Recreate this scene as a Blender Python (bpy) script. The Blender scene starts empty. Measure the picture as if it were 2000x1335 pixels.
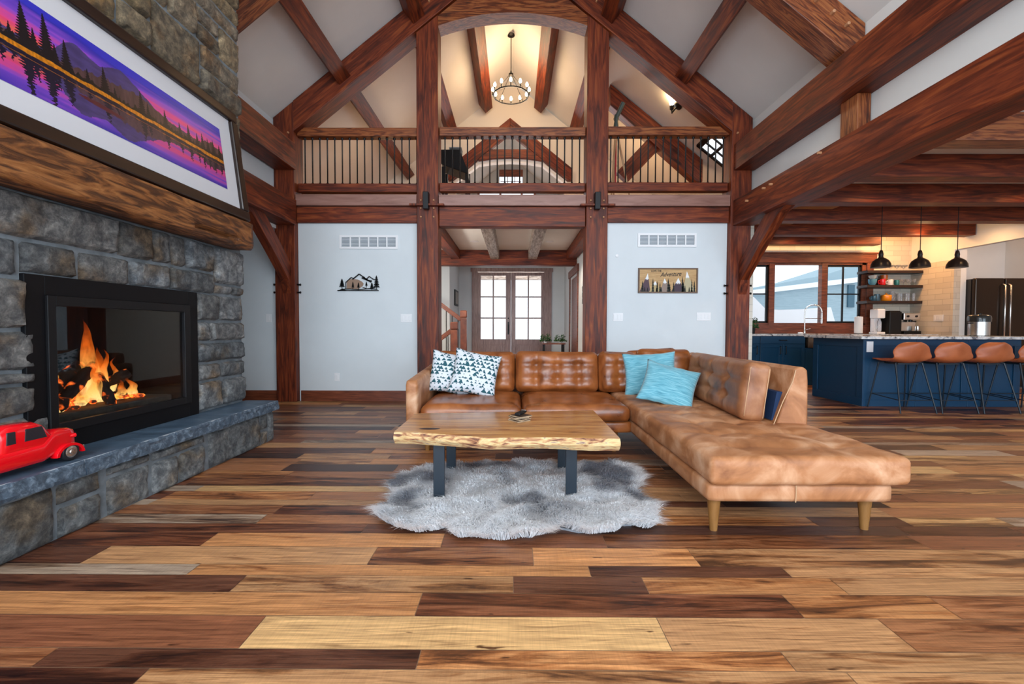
import bpy, bmesh, math, random
import numpy as np
from mathutils import Vector, Matrix, noise, Euler
random.seed(7)
S = bpy.context.scene
COL = S.collection
PI = math.pi
R_ = math.radians

# ------------------------------------------------------------------ camera
cd = bpy.data.cameras.new('camera'); cam = bpy.data.objects.new('camera', cd); COL.objects.link(cam)
cd.sensor_width = 36; cd.lens = 880 * 36 / 2000; cd.clip_start = .02; cd.clip_end = 200
cam.matrix_world = (Matrix.Translation((0, 0, 1.05)) @ Matrix.Rotation(R_(.25), 4, 'Z')
                    @ Matrix.Rotation(PI / 2 + R_(-1.75), 4, 'X') @ Matrix.Rotation(R_(.15), 4, 'Z'))
S.camera = cam
# ------------------------------------------------------------------ world, daylight, exposure
S.view_settings.view_transform = 'Standard'; S.view_settings.look = 'None'
S.view_settings.gamma = 1; S.view_settings.exposure = 0.0
W = bpy.data.worlds.new('sky'); S.world = W; W.use_nodes = True
bg = W.node_tree.nodes['Background']; bg.inputs[0].default_value = (.83, .92, 1, 1); bg.inputs[1].default_value = 1.6

def area(name, loc, target, sx, sy, watts, col, spread=180):
    l = bpy.data.lights.new(name, 'AREA'); l.shape = 'RECTANGLE'; l.size = sx; l.size_y = sy
    l.energy = watts; l.color = col; l.spread = R_(spread)
    o = bpy.data.objects.new(name, l); COL.objects.link(o); o.location = loc
    o.rotation_euler = (Vector(target) - Vector(loc)).to_track_quat('-Z', 'Y').to_euler()
    return o
def point(name, loc, watts, col, r=.05, spot=None):
    l = bpy.data.lights.new(name, 'SPOT' if spot else 'POINT'); l.energy = watts; l.color = col; l.shadow_soft_size = r
    if spot: l.spot_size = R_(spot); l.spot_blend = .6
    o = bpy.data.objects.new(name, l); COL.objects.link(o); o.location = loc
    return o
DAY = (.66, .83, 1.0); WARM = (1.0, .62, .30); WARM2 = (1, .74, .48)
# daylight through the glazed rear wall behind the camera (two tall windows, gable glass, side windows)
area('rear window daylight', (-1.75, -2.9, 1.35), (-1.75, 3, 1.15), 2.5, 2.3, 140, DAY)
area('rear window daylight', (1.75, -2.9, 1.35), (1.75, 3, 1.15), 2.5, 2.3, 140, DAY)
area('gable window daylight', (0, -2.9, 3.6), (0, 4, 4.6), 4.6, 1.5, 300, (.88, .94, 1.0))
area('dining window daylight', (6.5, -2.9, 1.35), (6.2, 3, 1.0), 4.6, 2.3, 230, DAY)
area('kitchen window daylight', (5.7, 10.0, 3.6), (5.6, 8.2, 1.0), 2.6, 1.2, 170, DAY)
area('front door daylight', (-.05, 13.3, 3.4), (-.05, 10.5, .6), 2.0, .9, 380, (.9, .95, 1))
# sun through a rear window, only touches the floor in front of the camera
# ------------------------------------------------------------------ helpers
def tag(o, label=None, cat=None, group=None, kind=None):
    if label: o['label'] = label
    if cat: o['category'] = cat
    if group: o['group'] = group
    if kind: o['kind'] = kind
    return o
def thing(name, label, cat, loc=(0, 0, 0), group=None):
    o = bpy.data.objects.new(name, None); COL.objects.link(o); o.location = loc; o.empty_display_size = .05
    return tag(o, label, cat, group)
def wmat(o): return (wmat(o.parent) @ o.matrix_basis) if o.parent is not None else o.matrix_basis.copy()
def wloc(o): return wmat(o).translation
class MB:
    def __init__(s): s.v = []; s.f = []; s.m = []; s.uv = None
    def add(s, vs, fs, mi=0):
        n = len(s.v); s.v += [tuple(p) for p in vs]; s.f += [tuple(i + n for i in f) for f in fs]; s.m += [mi] * len(fs); return s
    def box(s, lo, hi, mi=0, M=None):
        x0, y0, z0 = lo; x1, y1, z1 = hi
        vs = [(x0,y0,z0),(x1,y0,z0),(x1,y1,z0),(x0,y1,z0),(x0,y0,z1),(x1,y0,z1),(x1,y1,z1),(x0,y1,z1)]
        if M is not None: vs = [M @ Vector(p) for p in vs]
        return s.add(vs, [(0,3,2,1),(4,5,6,7),(0,1,5,4),(1,2,6,5),(2,3,7,6),(3,0,4,7)], mi)
    def prism(s, poly, a, b, axis='Y', mi=0):
        """poly in the two other axes (order x,z for Y; y,z for X; x,y for Z)"""
        def P(u, w, t): return {'Y': (u, t, w), 'X': (t, u, w), 'Z': (u, w, t)}[axis]
        n = len(poly); vs = [P(u, w, a) for u, w in poly] + [P(u, w, b) for u, w in poly]
        return s.add(vs, [tuple(range(n))[::-1], tuple(range(n, 2*n))] + [(i, (i+1) % n, (i+1) % n + n, i + n) for i in range(n)], mi)
    def tube(s, pts, r, n=8, mi=0, closed=False, cap=True):
        pts = [Vector(p) for p in pts]; N = len(pts); rs = r if isinstance(r, (list, tuple)) else [r] * N
        rings = []; ref = None
        for i, p in enumerate(pts):
            if closed: d = pts[(i+1) % N] - pts[i-1]
            else: d = pts[min(i+1, N-1)] - pts[max(i-1, 0)]
            d.normalize()
            if ref is None:
                ref = Vector((0, 0, 1)) if abs(d.z) < .9 else Vector((1, 0, 0))
            a = d.cross(ref).normalized(); b = a.cross(d).normalized(); ref = b
            rings.append([p + (a * math.cos(2*PI*k/n) + b * math.sin(2*PI*k/n)) * rs[i] for k in range(n)])
        vs = [q for ring in rings for q in ring]; fs = []
        for i in range(N if closed else N - 1):
            j = (i + 1) % N
            for k in range(n): fs.append((i*n+k, i*n+(k+1) % n, j*n+(k+1) % n, j*n+k))
        if cap and not closed: fs += [tuple(range(n))[::-1], tuple((N-1)*n + k for k in range(n))]
        return s.add(vs, fs, mi)
    def lathe(s, prof, c=(0, 0, 0), n=24, axis='Z', mi=0):
        vs = []; c = Vector(c)
        for r, h in prof:
            for k in range(n):
                a = 2*PI*k/n; x, y = r*math.cos(a), r*math.sin(a)
                vs.append(c + Vector({'Z': (x, y, h), 'X': (h, x, y), 'Y': (y, h, x)}[axis]))
        fs = [(i*n+k, i*n+(k+1) % n, (i+1)*n+(k+1) % n, (i+1)*n+k) for i in range(len(prof)-1) for k in range(n)]
        if prof[0][0] > 1e-6: fs.append(tuple(range(n))[::-1])
        if prof[-1][0] > 1e-6: fs.append(tuple((len(prof)-1)*n + k for k in range(n)))
        return s.add(vs, fs, mi)
    def build(s, name, mat, parent=None, loc=None, smooth=None, bevel=0, seg=2, kind=None):
        me = bpy.data.meshes.new(name)
        Mi = wmat(parent).inverted() if parent is not None else None
        if parent is not None: o0 = Vector((0, 0, 0)); s.v = [tuple(Mi @ Vector(p)) for p in s.v]
        elif loc is not None: o0 = Vector(loc)
        else:
            xs, ys, zs = zip(*s.v); o0 = Vector(((min(xs)+max(xs))/2, (min(ys)+max(ys))/2, min(zs)))
        me.from_pydata([(x-o0.x, y-o0.y, z-o0.z) for x, y, z in s.v], [], s.f)
        for m in (mat if isinstance(mat, (list, tuple)) else [mat]): me.materials.append(m)
        if any(s.m): me.polygons.foreach_set('material_index', s.m)
        bm = bmesh.new(); bm.from_mesh(me); bmesh.ops.recalc_face_normals(bm, faces=bm.faces); bm.to_mesh(me); bm.free()
        me.validate()
        if smooth is not None:
            me.shade_smooth()
            if smooth < 180: me.set_sharp_from_angle(angle=R_(smooth))
        o = bpy.data.objects.new(name, me); COL.objects.link(o)
        if parent is not None: o.parent = parent
        else: o.location = o0
        if bevel:
            b = o.modifiers.new('bevel', 'BEVEL'); b.width = bevel; b.segments = seg; b.limit_method = 'ANGLE'; b.angle_limit = R_(40)
        if kind: o['kind'] = kind
        return o
def box(name, lo, hi, mat, parent=None, bevel=0, **k): return MB().box(lo, hi).build(name, mat, parent, bevel=bevel, **k)
def struct(name, mb, mat, **k):
    o = mb.build(name, mat, **k); o['kind'] = 'structure'; return o
def frame_local(o, verts_world, faces, origin, xd, zd, mat, bevel, parent):
    xd = Vector(xd).normalized(); zd = Vector(zd); yd = zd.cross(xd).normalized(); zd = xd.cross(yd)
    M = Matrix((xd, yd, zd)).transposed().to_4x4(); M.translation = Vector(origin); Mi = M.inverted()
    me = bpy.data.meshes.new(o); me.from_pydata([Mi @ Vector(v) for v in verts_world], [], faces); me.materials.append(mat)
    bm = bmesh.new(); bm.from_mesh(me); bmesh.ops.recalc_face_normals(bm, faces=bm.faces); bm.to_mesh(me); bm.free()
    ob = bpy.data.objects.new(o, me); COL.objects.link(ob)
    if parent is not None:
        ob.parent = parent; ob.matrix_basis = wmat(parent).inverted() @ M
    else: ob.matrix_world = M
    if bevel:
        b = ob.modifiers.new('bevel', 'BEVEL'); b.width = bevel; b.segments = 2; b.limit_method = 'ANGLE'; b.angle_limit = R_(40)
    return ob
def timber(name, p0, p1, w, h, mat, parent=None, up=(0, 0, 1), bevel=.007):
    """squared timber from p0 to p1 (centre line); local X runs with the grain"""
    p0, p1 = Vector(p0), Vector(p1); x = (p1 - p0).normalized(); up = Vector(up)
    if abs(x.dot(up)) > .98: up = Vector((0, 1, 0))
    y = up.cross(x).normalized(); z = x.cross(y)
    vs = [q + y*a*w/2 + z*b*h/2 for q in (p0, p1) for a, b in ((-1,-1),(1,-1),(1,1),(-1,1))]
    return frame_local(name, vs, [(0,1,2,3),(4,7,6,5),(0,4,5,1),(1,5,6,2),(2,6,7,3),(3,7,4,0)], p0, x, z, mat, bevel, parent)
def timber_poly(name, poly, y0, y1, xd, mat, parent=None, bevel=.007):
    """timber with a shaped outline in the XZ plane, thickness y0..y1, grain along xd"""
    mb = MB().prism(poly, y0, y1, 'Y')
    return frame_local(name, mb.v, mb.f, mb.v[0], (xd[0], 0, xd[1]), (-xd[1], 0, xd[0]), mat, bevel, parent)
def copy_tree(o, parent=None):
    c = o.copy(); COL.objects.link(c)
    if parent is not None: c.parent = parent
    for ch in list(o.children): copy_tree(ch, c)
    return c
def soft_box(half, r, n, fn=None, M=None):
    """rounded box mesh; fn(p, q) may push a vertex, q in -1..1"""
    hx, hy, hz = half; nx, ny, nz = n; idx = {}; vs = []; fs = []
    def vid(i, j, k):
        key = (i, j, k)
        if key not in idx:
            q = Vector((2*i/nx-1, 2*j/ny-1, 2*k/nz-1)); p = Vector((q.x*hx, q.y*hy, q.z*hz))
            c = Vector([max(-(h-r), min(h-r, a)) for a, h in zip(p, half)]); d = p - c
            if d.length > 1e-9: p = c + d.normalized() * r
            if fn: p = fn(p, q)
            if M is not None: p = M @ p
            idx[key] = len(vs); vs.append(tuple(p))
        return idx[key]
    for i in range(nx):
        for j in range(ny):
            for k in (0, nz): fs.append([vid(i,j,k), vid(i+1,j,k), vid(i+1,j+1,k), vid(i,j+1,k)])
    for i in range(nx):
        for k in range(nz):
            for j in (0, ny): fs.append([vid(i,j,k), vid(i+1,j,k), vid(i+1,j,k+1), vid(i,j,k+1)])
    for j in range(ny):
        for k in range(nz):
            for i in (0, nx): fs.append([vid(i,j,k), vid(i,j+1,k), vid(i,j+1,k+1), vid(i,j,k+1)])
    m = MB(); m.add(vs, fs); return m
# ------------------------------------------------------------------ materials
def srgb(r, g, b):
    return tuple(((c/255)/12.92 if c/255 <= .04045 else ((c/255+.055)/1.055)**2.4) for c in (r, g, b))
class NT:
    def __init__(s, name):
        s.m = bpy.data.materials.new(name); s.m.use_nodes = True; s.t = s.m.node_tree
        s.b = s.t.nodes['Principled BSDF']; s.out = s.t.nodes['Material Output']
    def n(s, typ, **k):
        o = s.t.nodes.new(typ)
        for a, b in k.items():
            if a.startswith('i_'):
                o.inputs[int(a[2:]) if a[2:].isdigit() else a[2:].replace('_', ' ')].default_value = b
            else: setattr(o, a, b)
        return o
    def l(s, a, b): s.t.links.new(a, b)
def mat(name, col, rough=.5, metal=0., spec=.5, coat=0., emis=None, es=0., trans=0., ior=1.45, alpha=1):
    k = NT(name); b = k.b.inputs
    b['Base Color'].default_value = (*col, 1); b['Roughness'].default_value = rough; b['Metallic'].default_value = metal
    b['Specular IOR Level'].default_value = spec; b['Coat Weight'].default_value = coat
    b['Transmission Weight'].default_value = trans; b['IOR'].default_value = ior; b['Alpha'].default_value = alpha
    if emis: b['Emission Color'].default_value = (*emis, 1); b['Emission Strength'].default_value = es
    return k.m
def ramp(k, stops, src):
    r = k.n('ShaderNodeValToRGB'); e = r.color_ramp.elements
    while len(e) < len(stops): e.new(.5)
    for i, (p, c) in enumerate(stops): e[i].position = p; e[i].color = (*c, 1)
    k.l(src, r.inputs[0]); return r.outputs[0]
def coords(k, kind, scale, rnd=True):
    t = k.n('ShaderNodeTexCoord'); m = k.n('ShaderNodeMapping'); m.inputs['Scale'].default_value = scale
    k.l(t.outputs[kind], m.inputs[0])
    if rnd:
        oi = k.n('ShaderNodeObjectInfo'); c = k.n('ShaderNodeVectorMath', operation='SCALE'); c.inputs[0].default_value = (37, 53, 71)
        k.l(oi.outputs['Random'], c.inputs['Scale']); k.l(c.outputs[0], m.inputs['Location'])
    return m.outputs[0]
def pmat(name, stops, scale=(1, 1, 1), kind='Object', ns=1., detail=6, dist=0., rough=.5, rough2=None, bump=.0, bscale=None,
         metal=0., spec=.5, coat=0., attr=None, rnd=True, nrough=.55, blot=None, bdist=.01, sheen=0):
    k = NT(name); co = coords(k, kind, scale, rnd)
    nz = k.n('ShaderNodeTexNoise'); nz.inputs['Scale'].default_value = ns; nz.inputs['Detail'].default_value = detail
    nz.inputs['Roughness'].default_value = nrough; nz.inputs['Distortion'].default_value = dist
    k.l(co, nz.inputs['Vector']); c = ramp(k, stops, nz.outputs[0])
    if blot:   # (scale vec, noise scale, lo, hi, colour multiplier)
        co2 = coords(k, kind, blot[0], rnd); n2 = k.n('ShaderNodeTexNoise'); n2.inputs['Scale'].default_value = blot[1]; n2.inputs['Detail'].default_value = 4
        k.l(co2, n2.inputs['Vector']); c2 = ramp(k, [(blot[2], (1, 1, 1)), (blot[3], blot[4])], n2.outputs[0])
        mx = k.n('ShaderNodeMix', data_type='RGBA', blend_type='MULTIPLY'); mx.inputs[0].default_value = 1
        k.l(c, mx.inputs[6]); k.l(c2, mx.inputs[7]); c = mx.outputs[2]
    if attr:
        a = k.n('ShaderNodeAttribute', attribute_name=attr)
        mx = k.n('ShaderNodeMix', data_type='RGBA', blend_type='MULTIPLY'); mx.inputs[0].default_value = 1
        k.l(c, mx.inputs[6]); k.l(a.outputs[0], mx.inputs[7]); c = mx.outputs[2]
    k.l(c, k.b.inputs['Base Color'])
    b = k.b.inputs; b['Roughness'].default_value = rough; b['Metallic'].default_value = metal
    b['Specular IOR Level'].default_value = spec; b['Coat Weight'].default_value = coat; b['Coat Roughness'].default_value = .15
    b['Sheen Weight'].default_value = sheen
    if rough2 is not None:
        mr = k.n('ShaderNodeMapRange'); mr.inputs[3].default_value = rough; mr.inputs[4].default_value = rough2
        k.l(nz.outputs[0], mr.inputs[0]); k.l(mr.outputs[0], b['Roughness'])
    if bump:
        if bscale:
            n3 = k.n('ShaderNodeTexNoise'); n3.inputs['Scale'].default_value = bscale; n3.inputs['Detail'].default_value = 6
            k.l(co, n3.inputs['Vector']); hsrc = n3.outputs[0]
        else: hsrc = nz.outputs[0]
        bp = k.n('ShaderNodeBump'); bp.inputs['Strength'].default_value = bump; bp.inputs['Distance'].default_value = bdist
        k.l(hsrc, bp.inputs['Height']); k.l(bp.outputs[0], b['Normal'])
    return k.m
T_STOPS = [(.30, (.034, .006, .002)), (.45, (.110, .0165, .0042)), (.58, (.195, .034, .0078)), (.75, (.31, .076, .017))]
M_timber = pmat('stained timber', T_STOPS, (.9, 10, 10), ns=2.0, dist=1.3, detail=7, rough=.44, rough2=.60, bump=.25, bdist=.004, spec=.38,
                blot=((1.3, 4, 4), 1.5, .60, .74, (.35, .25, .25)))
M_timber_o = pmat('stained timber bold grain', [(.32, (.045, .011, .004)), (.47, (.15, .033, .009)), (.55, (.28, .080, .022)), (.7, (.33, .115, .034))],
                  (.8, 9, 9), ns=2.6, dist=2.2, detail=5, rough=.4, bump=.25, bdist=.004)
M_greybeam = pmat('weathered grey beam', [(.3, (.10, .07, .055)), (.5, (.30, .24, .20)), (.7, (.52, .45, .40))], (1.5, 12, 12), ns=3, dist=.8, rough=.6, bump=.3)
M_trim = pmat('stained trim', [(.3, (.08, .018, .007)), (.55, (.19, .046, .018)), (.75, (.28, .085, .035))], (1.5, 1.5, 14), ns=3, rough=.4)
M_doorwood = pmat('door wood', [(.3, (.19, .11, .10)), (.6, (.34, .22, .20))], (14, 3, 1.5), ns=3, rough=.4)
M_peg = mat('peg wood', (.52, .25, .12), .5)
M_wall = pmat('wall paint', [(.3, (.66, .70, .72)), (.7, (.69, .73, .75))], ns=3, rough=.85, bump=.04, bscale=180, bdist=.002)
M_ceil = pmat('ceiling paint', [(.3, (.80, .78, .74)), (.7, (.83, .81, .77))], ns=3, rough=.9)
M_loftwall = mat('loft wall paint', (.74, .66, .55), .9)
M_black = mat('black metal', (.007, .007, .008), .45, spec=.3)
M_blackiron = mat('black iron', (.015, .014, .014), .35, metal=.6)
M_white = mat('white plastic', (.82, .82, .83), .4)
M_glass = mat('clear glass', (1, 1, 1), .02, trans=1, ior=1.1)
M_chrome = mat('brushed steel', (.62, .60, .58), .22, metal=1)
# ------------------------------------------------------------------ floor of random width reclaimed planks
LT, OT, TN, MB_, RB, DK, VD, GY = ((.60,.36,.155),(.50,.225,.085),(.45,.235,.105),(.31,.128,.054),(.21,.075,.034),(.125,.046,.024),(.065,.028,.019),(.40,.30,.22))
def px2x(px, y):  # measured joints of the nearest rows, as metres
    return (px - 1003.) / 880. * (y * 1.0 + .02) * 1.03
rows = [(-3.0, -2.85, None)]
y = -2.85
while y < 1.1: rows.append((y, y + .13, None)); y += .13
rows[-1] = (rows[-1][0], 1.13, None)
rows.append((1.13, 1.22, None)); 
explicit = [
 (1.22, 1.354, [(-1.12, DK), (1.02, TN), (3, TN)]),
 (1.354, 1.44, [(-1.49, MB_), (-.30, DK), (.87, OT), (3, TN)]),
 (1.44, 1.61, [(-.90, RB), (.52, LT), (1.32, TN), (3, MB_)]),
 (1.61, 1.755, [(-.36, OT), (1.06, RB), (1.63, OT), (3, MB_)]),
 (1.755, 1.877, [(-1.13, DK), (0, TN), (.54, DK), (1.33, OT), (3, TN)]),
 (1.877, 1.964, [(-1.39, GY), (.33, OT), (1.18, DK), (3, TN)]),
 (1.964, 2.127, [(-1.93, DK), (-.65, TN), (.09, MB_), (.83, OT), (3.2, TN)]),
 (2.127, 2.272, [(-2.6, MB_), (-1.51, RB), (-.35, OT), (.45, RB), (2.0, MB_), (3.6, RB)])]
rows += explicit; y = 2.272
widths = [.107, .119, .132, .085, .14, .1, .16, .09, .12, .15, .08]
i = 0
rr = random.Random(11)
while y < 12.6:
    w = widths[i % 11] if y < 3 else rr.choice([.08, .1, .12, .15, .17]); rows.append((y, y + w, None)); y += w; i += 1
fv, ff, fc, fuv, fst = [], [], [], [], []
pal = [OT, TN, MB_, RB, DK, MB_, OT, RB, TN, LT, VD, MB_, GY, DK]
g = .0013
for (ya, yb, segs) in rows:
    xa = -4.8; out = []
    if segs:
        xl = -2.6; out.append((xa, xl - .9, RB)); out.append((xl - .9, xl, TN)) if segs[0][0] > -2.6 else None
        prev = xl if segs[0][0] > -2.6 else xl - .9
        for xe, c in segs: out.append((prev, xe, c)); prev = xe
        xa = prev
    while xa < 9.7:
        L = rr.uniform(.5, 1.7); out.append((xa, xa + L, rr.choice(pal))); xa += L
    for (a, b, c) in out:
        if b - a < .01: continue
        n = len(fv); r0, r1 = rr.uniform(0, 60), rr.uniform(0, 60); t = rr.uniform(.95, 1.24)
        fv += [(a+g, ya+g, 0), (b-g, ya+g, 0), (b-g, yb-g, 0), (a+g, yb-g, 0)]; ff.append((n, n+1, n+2, n+3))
        st_ = -.2 if c == LT and segs else rr.choice([-.16, -.1, -.02, .0, .03, .06]); fc += [(c[0]*t, c[1]*t, c[2]*t, 0)] * 4; fst += [(st_, st_, st_, 1)] * 4; fuv += [(r0, r1), (r0+b-a, r1), (r0+b-a, r1+yb-ya), (r0, r1+yb-ya)]
n = len(fv); fv += [(-4.8, -3.1, -.004), (9.7, -3.1, -.004), (9.7, 12.6, -.004), (-4.8, 12.6, -.004), (-4.8, -3.1, -.12), (9.7, -3.1, -.12), (9.7, 12.6, -.12), (-4.8, 12.6, -.12)]
ff += [(n, n+1, n+2, n+3), (n+4, n+7, n+6, n+5), (n, n+4, n+5, n+1), (n+1, n+5, n+6, n+2), (n+2, n+6, n+7, n+3), (n+3, n+7, n+4, n)]
for f in ff[-6:]: fst += [(-.3, -.3, -.3, 1)] * 4; fc += [(.62, .42, .28, 1)] * 4; fuv += [(0, 0)] * 4  # pale base in the gaps stands in for highlights on plank edges
me = bpy.data.meshes.new('floor'); me.from_pydata(fv, [], ff)
ca = me.color_attributes.new('Col', 'FLOAT_COLOR', 'CORNER'); ca.data.foreach_set('color', np.array(fc, 'f').ravel())
cs_ = me.color_attributes.new('Stain', 'FLOAT_COLOR', 'CORNER'); cs_.data.foreach_set('color', np.array(fst, 'f').ravel())
uvl = me.uv_layers.new(name='UVMap'); uvl.data.foreach_set('uv', np.array(fuv, 'f').ravel())
k = NT('reclaimed plank floor')
a = k.n('ShaderNodeAttribute', attribute_name='Col')
def uvn(scale, ns, det, dist, rough=.6):
    t = k.n('ShaderNodeUVMap'); m = k.n('ShaderNodeMapping'); m.inputs['Scale'].default_value = scale; k.l(t.outputs[0], m.inputs[0])
    z = k.n('ShaderNodeTexNoise'); z.inputs['Scale'].default_value = ns; z.inputs['Detail'].default_value = det
    z.inputs['Distortion'].default_value = dist; z.inputs['Roughness'].default_value = rough; k.l(m.outputs[0], z.inputs[0]); return z.outputs[0]
gr = uvn((1.2, 26, 1), 2.5, 7, 1.3); g1 = ramp(k, [(.28, (.34, .28, .25)), (.46, (.82, .79, .77)), (.7, (1.36, 1.34, 1.28))], gr)
bl = uvn((1.1, 9, 1), 1.25, 10, .9, .70); sa = k.n('ShaderNodeAttribute', attribute_name='Stain'); am = k.n('ShaderNodeMath', operation='ADD'); k.l(bl, am.inputs[0]); k.l(sa.outputs['Fac'], am.inputs[1]); bl = am.outputs[0]; g2 = ramp(k, [(.47, (1, 1, 1)), (.55, (.62, .50, .42)), (.63, (.20, .15, .14)), (.72, (.10, .08, .09))], bl)
sw = uvn((60, 2.2, 1), 2.2, 3, .5); g3 = ramp(k, [(.30, (.90, .89, .88)), (.6, (1.02, 1.02, 1.02))], sw)
kn = uvn((3.5, 12, 1), 2.2, 2, .2); g4 = ramp(k, [(.69, (1, 1, 1)), (.76, (.16, .11, .1))], kn)
c = a.outputs[0]
for gg in (g1, g2, g3, g4):
    mx = k.n('ShaderNodeMix', data_type='RGBA', blend_type='MULTIPLY'); mx.inputs[0].default_value = 1; k.l(c, mx.inputs[6]); k.l(gg, mx.inputs[7]); c = mx.outputs[2]
k.l(c, k.b.inputs['Base Color'])
mr = k.n('ShaderNodeMapRange'); mr.inputs[3].default_value = .27; mr.inputs[4].default_value = .5; k.l(gr, mr.inputs[0]); k.l(mr.outputs[0], k.b.inputs['Roughness'])
bp = k.n('ShaderNodeBump'); bp.inputs['Strength'].default_value = .35; bp.inputs['Distance'].default_value = .003; k.l(gr, bp.inputs['Height']); k.l(bp.outputs[0], k.b.inputs['Normal'])
k.b.inputs['Specular IOR Level'].default_value = .45
me.materials.append(k.m); fl = bpy.data.objects.new('floor', me); COL.objects.link(fl); fl['kind'] = 'structure'

# ------------------------------------------------------------------ shell
RT = 6.66          # ridge height of the ceiling plane, slope .8
XC = -.03
def roofz(x): return RT - .8 * abs(x - XC)
# sloped ceilings (great room, then the loft where they run lower)
for side in (-1, 1):
    m = MB(); e = 3.42
    m.prism([(XC, RT), (XC + side*e, RT-.8*e), (XC + side*e, RT-.8*e+.1), (XC, RT+.1)], -3.0, 6.5)
    e = 4.75
    m.prism([(XC, RT), (XC + side*e, RT-.8*e), (XC + side*e, RT-.8*e+.1), (XC, RT+.1)], 6.5, 10.5)
    struct('ceiling', m, M_ceil)
struct('ceiling', MB().box((3.34, -3, 2.89), (9.6, 9.1, 2.97)), M_ceil)                # over the kitchen
struct('ceiling', MB().box((-4.7, 4.2, 2.44), (-3.34, 6.42, 2.5)), M_ceil)              # left bay
struct('ceiling', MB().box((-2.6, 6.66, 2.76), (2.6, 12.35, 2.80)), M_ceil)             # foyer
# walls
struct('wall_right', MB().box((3.34, -3, 2.6), (3.46, 6.5, 3.97)), M_ceil)
struct('wall_left', MB().box((-3.48, 4.2, 2.5), (-3.37, 6.5, 3.95)).box((-3.48, -3, 0), (-3.37, 4.2, 3.95)).box((-4.8, 4.2, 0), (-4.7, 6.5, 2.5)).box((-4.7, 4.14, 0), (-3.5, 4.2, 2.5)), M_wall)
struct('wall_back', MB().box((-4.8, 6.44, 0), (-3.37, 6.56, 2.5)).box((-3.075, 6.44, 0), (-1.37, 6.56, 2.74)).box((1.31, 6.44, 0), (3.015, 6.56, 2.74)).box((3.31, 6.44, 0), (3.34, 6.56, 2.5)), M_wall)
mb = MB().box((3.34, 6.56, 0), (3.46, 9.0, 2.89))
# kitchen back wall round the window
KW = (4.25, 6.98, 1.13, 2.36)
mb.box((3.34, 9.0, 0), (KW[0], 9.12, 2.89)).box((KW[0], 9.0, 0), (KW[1], 9.12, KW[2])).box((KW[0], 9.0, KW[3]), (KW[1], 9.12, 2.89)).box((KW[1], 9.0, 0), (8.0, 9.12, 2.89))
M_tile = NT('subway tile'); k = M_tile
co = coords(k, 'Object', (1, 1, 1), False)
sp = k.n('ShaderNodeSeparateXYZ'); k.l(co, sp.inputs[0]); ad = k.n('ShaderNodeMath', operation='ADD'); k.l(sp.outputs[0], ad.inputs[0]); k.l(sp.outputs[1], ad.inputs[1])
cb = k.n('ShaderNodeCombineXYZ'); k.l(ad.outputs[0], cb.inputs[0]); k.l(sp.outputs[2], cb.inputs[1])
br = k.n('ShaderNodeTexBrick'); br.inputs['Scale'].default_value = 1; br.inputs['Brick Width'].default_value = .3; br.inputs['Row Height'].default_value = .1
br.inputs['Mortar Size'].default_value = .004; br.inputs['Color1'].default_value = (.66, .60, .50, 1); br.inputs['Color2'].default_value = (.56, .50, .41, 1)
br.inputs['Mortar'].default_value = (.45, .40, .33, 1); k.l(cb.outputs[0], br.inputs[0]); k.l(br.outputs[0], k.b.inputs['Base Color']); k.b.inputs['Roughness'].default_value = .3
bp = k.n('ShaderNodeBump'); bp.inputs['Strength'].default_value = .5; bp.inputs['Distance'].default_value = .004; bp.invert = True
k.l(br.outputs['Fac'], bp.inputs['Height']); k.l(bp.outputs[0], k.b.inputs['Normal']); M_tile = k.m
struct('wall_kitchen', mb, M_tile)
# right kitchen wall: tiled return, pier, header over the fridge alcove
struct('wall_kitchen_right', MB().box((7.86, 8.12, 0), (7.98, 9.0, 2.3)), M_tile)
struct('wall_alcove', MB().box((7.86, 8.12, 2.3), (7.98, 9.0, 2.47)).box((7.86, -3, 2.47), (7.98, 9.0, 2.89)).box((7.98, 8.12, 0), (8.08, 8.9, 2.47)).box((7.98, 8.9, 0), (9.7, 9.0, 2.89))
       .box((9.6, -3, 0), (9.7, 9.0, 2.89)), M_ceil)
# foyer
FX0, FX1 = -1.5, 1.37
struct('wall_foyer', MB().box((-2.6, 12.3, 0), (-1.13, 12.42, 2.76)).box((1.0, 12.3, 0), (FX1+.1, 12.42, 2.76)).box((-1.13, 12.3, 2.62), (1.0, 12.42, 2.76))
       .box((FX1, 10.95, 0), (FX1+.1, 12.3, 2.76)).box((FX1, 6.56, 0), (FX1+.1, 9.75, 2.76)).box((FX1, 9.75, 2.25), (FX1+.1, 10.95, 2.76))
       .box((-1.6, 10.6, 0), (-1.5, 12.3, 2.76)).box((-2.7, 6.56, 0), (-2.6, 12.42, 2.76)).box((-2.6, 10.5, 0), (-1.5, 10.6, 2.76))
       .box((FX1+.1, 10.95, 0), (FX1+1.3, 11.05, 2.76)).box((FX1+1.2, 9.6, 0), (FX1+1.3, 11, 2.76)).box((FX1+.1, 9.6, 0), (FX1+1.3, 9.7, 2.76)), M_wall)
struct('baseboard_back', MB().box((-4.7, 6.42, 0), (-3.33, 6.44, .15)).box((-3.05, 6.42, 0), (-1.38, 6.44, .15)).box((1.34, 6.42, 0), (3.03, 6.44, .15)), M_trim)
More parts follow.
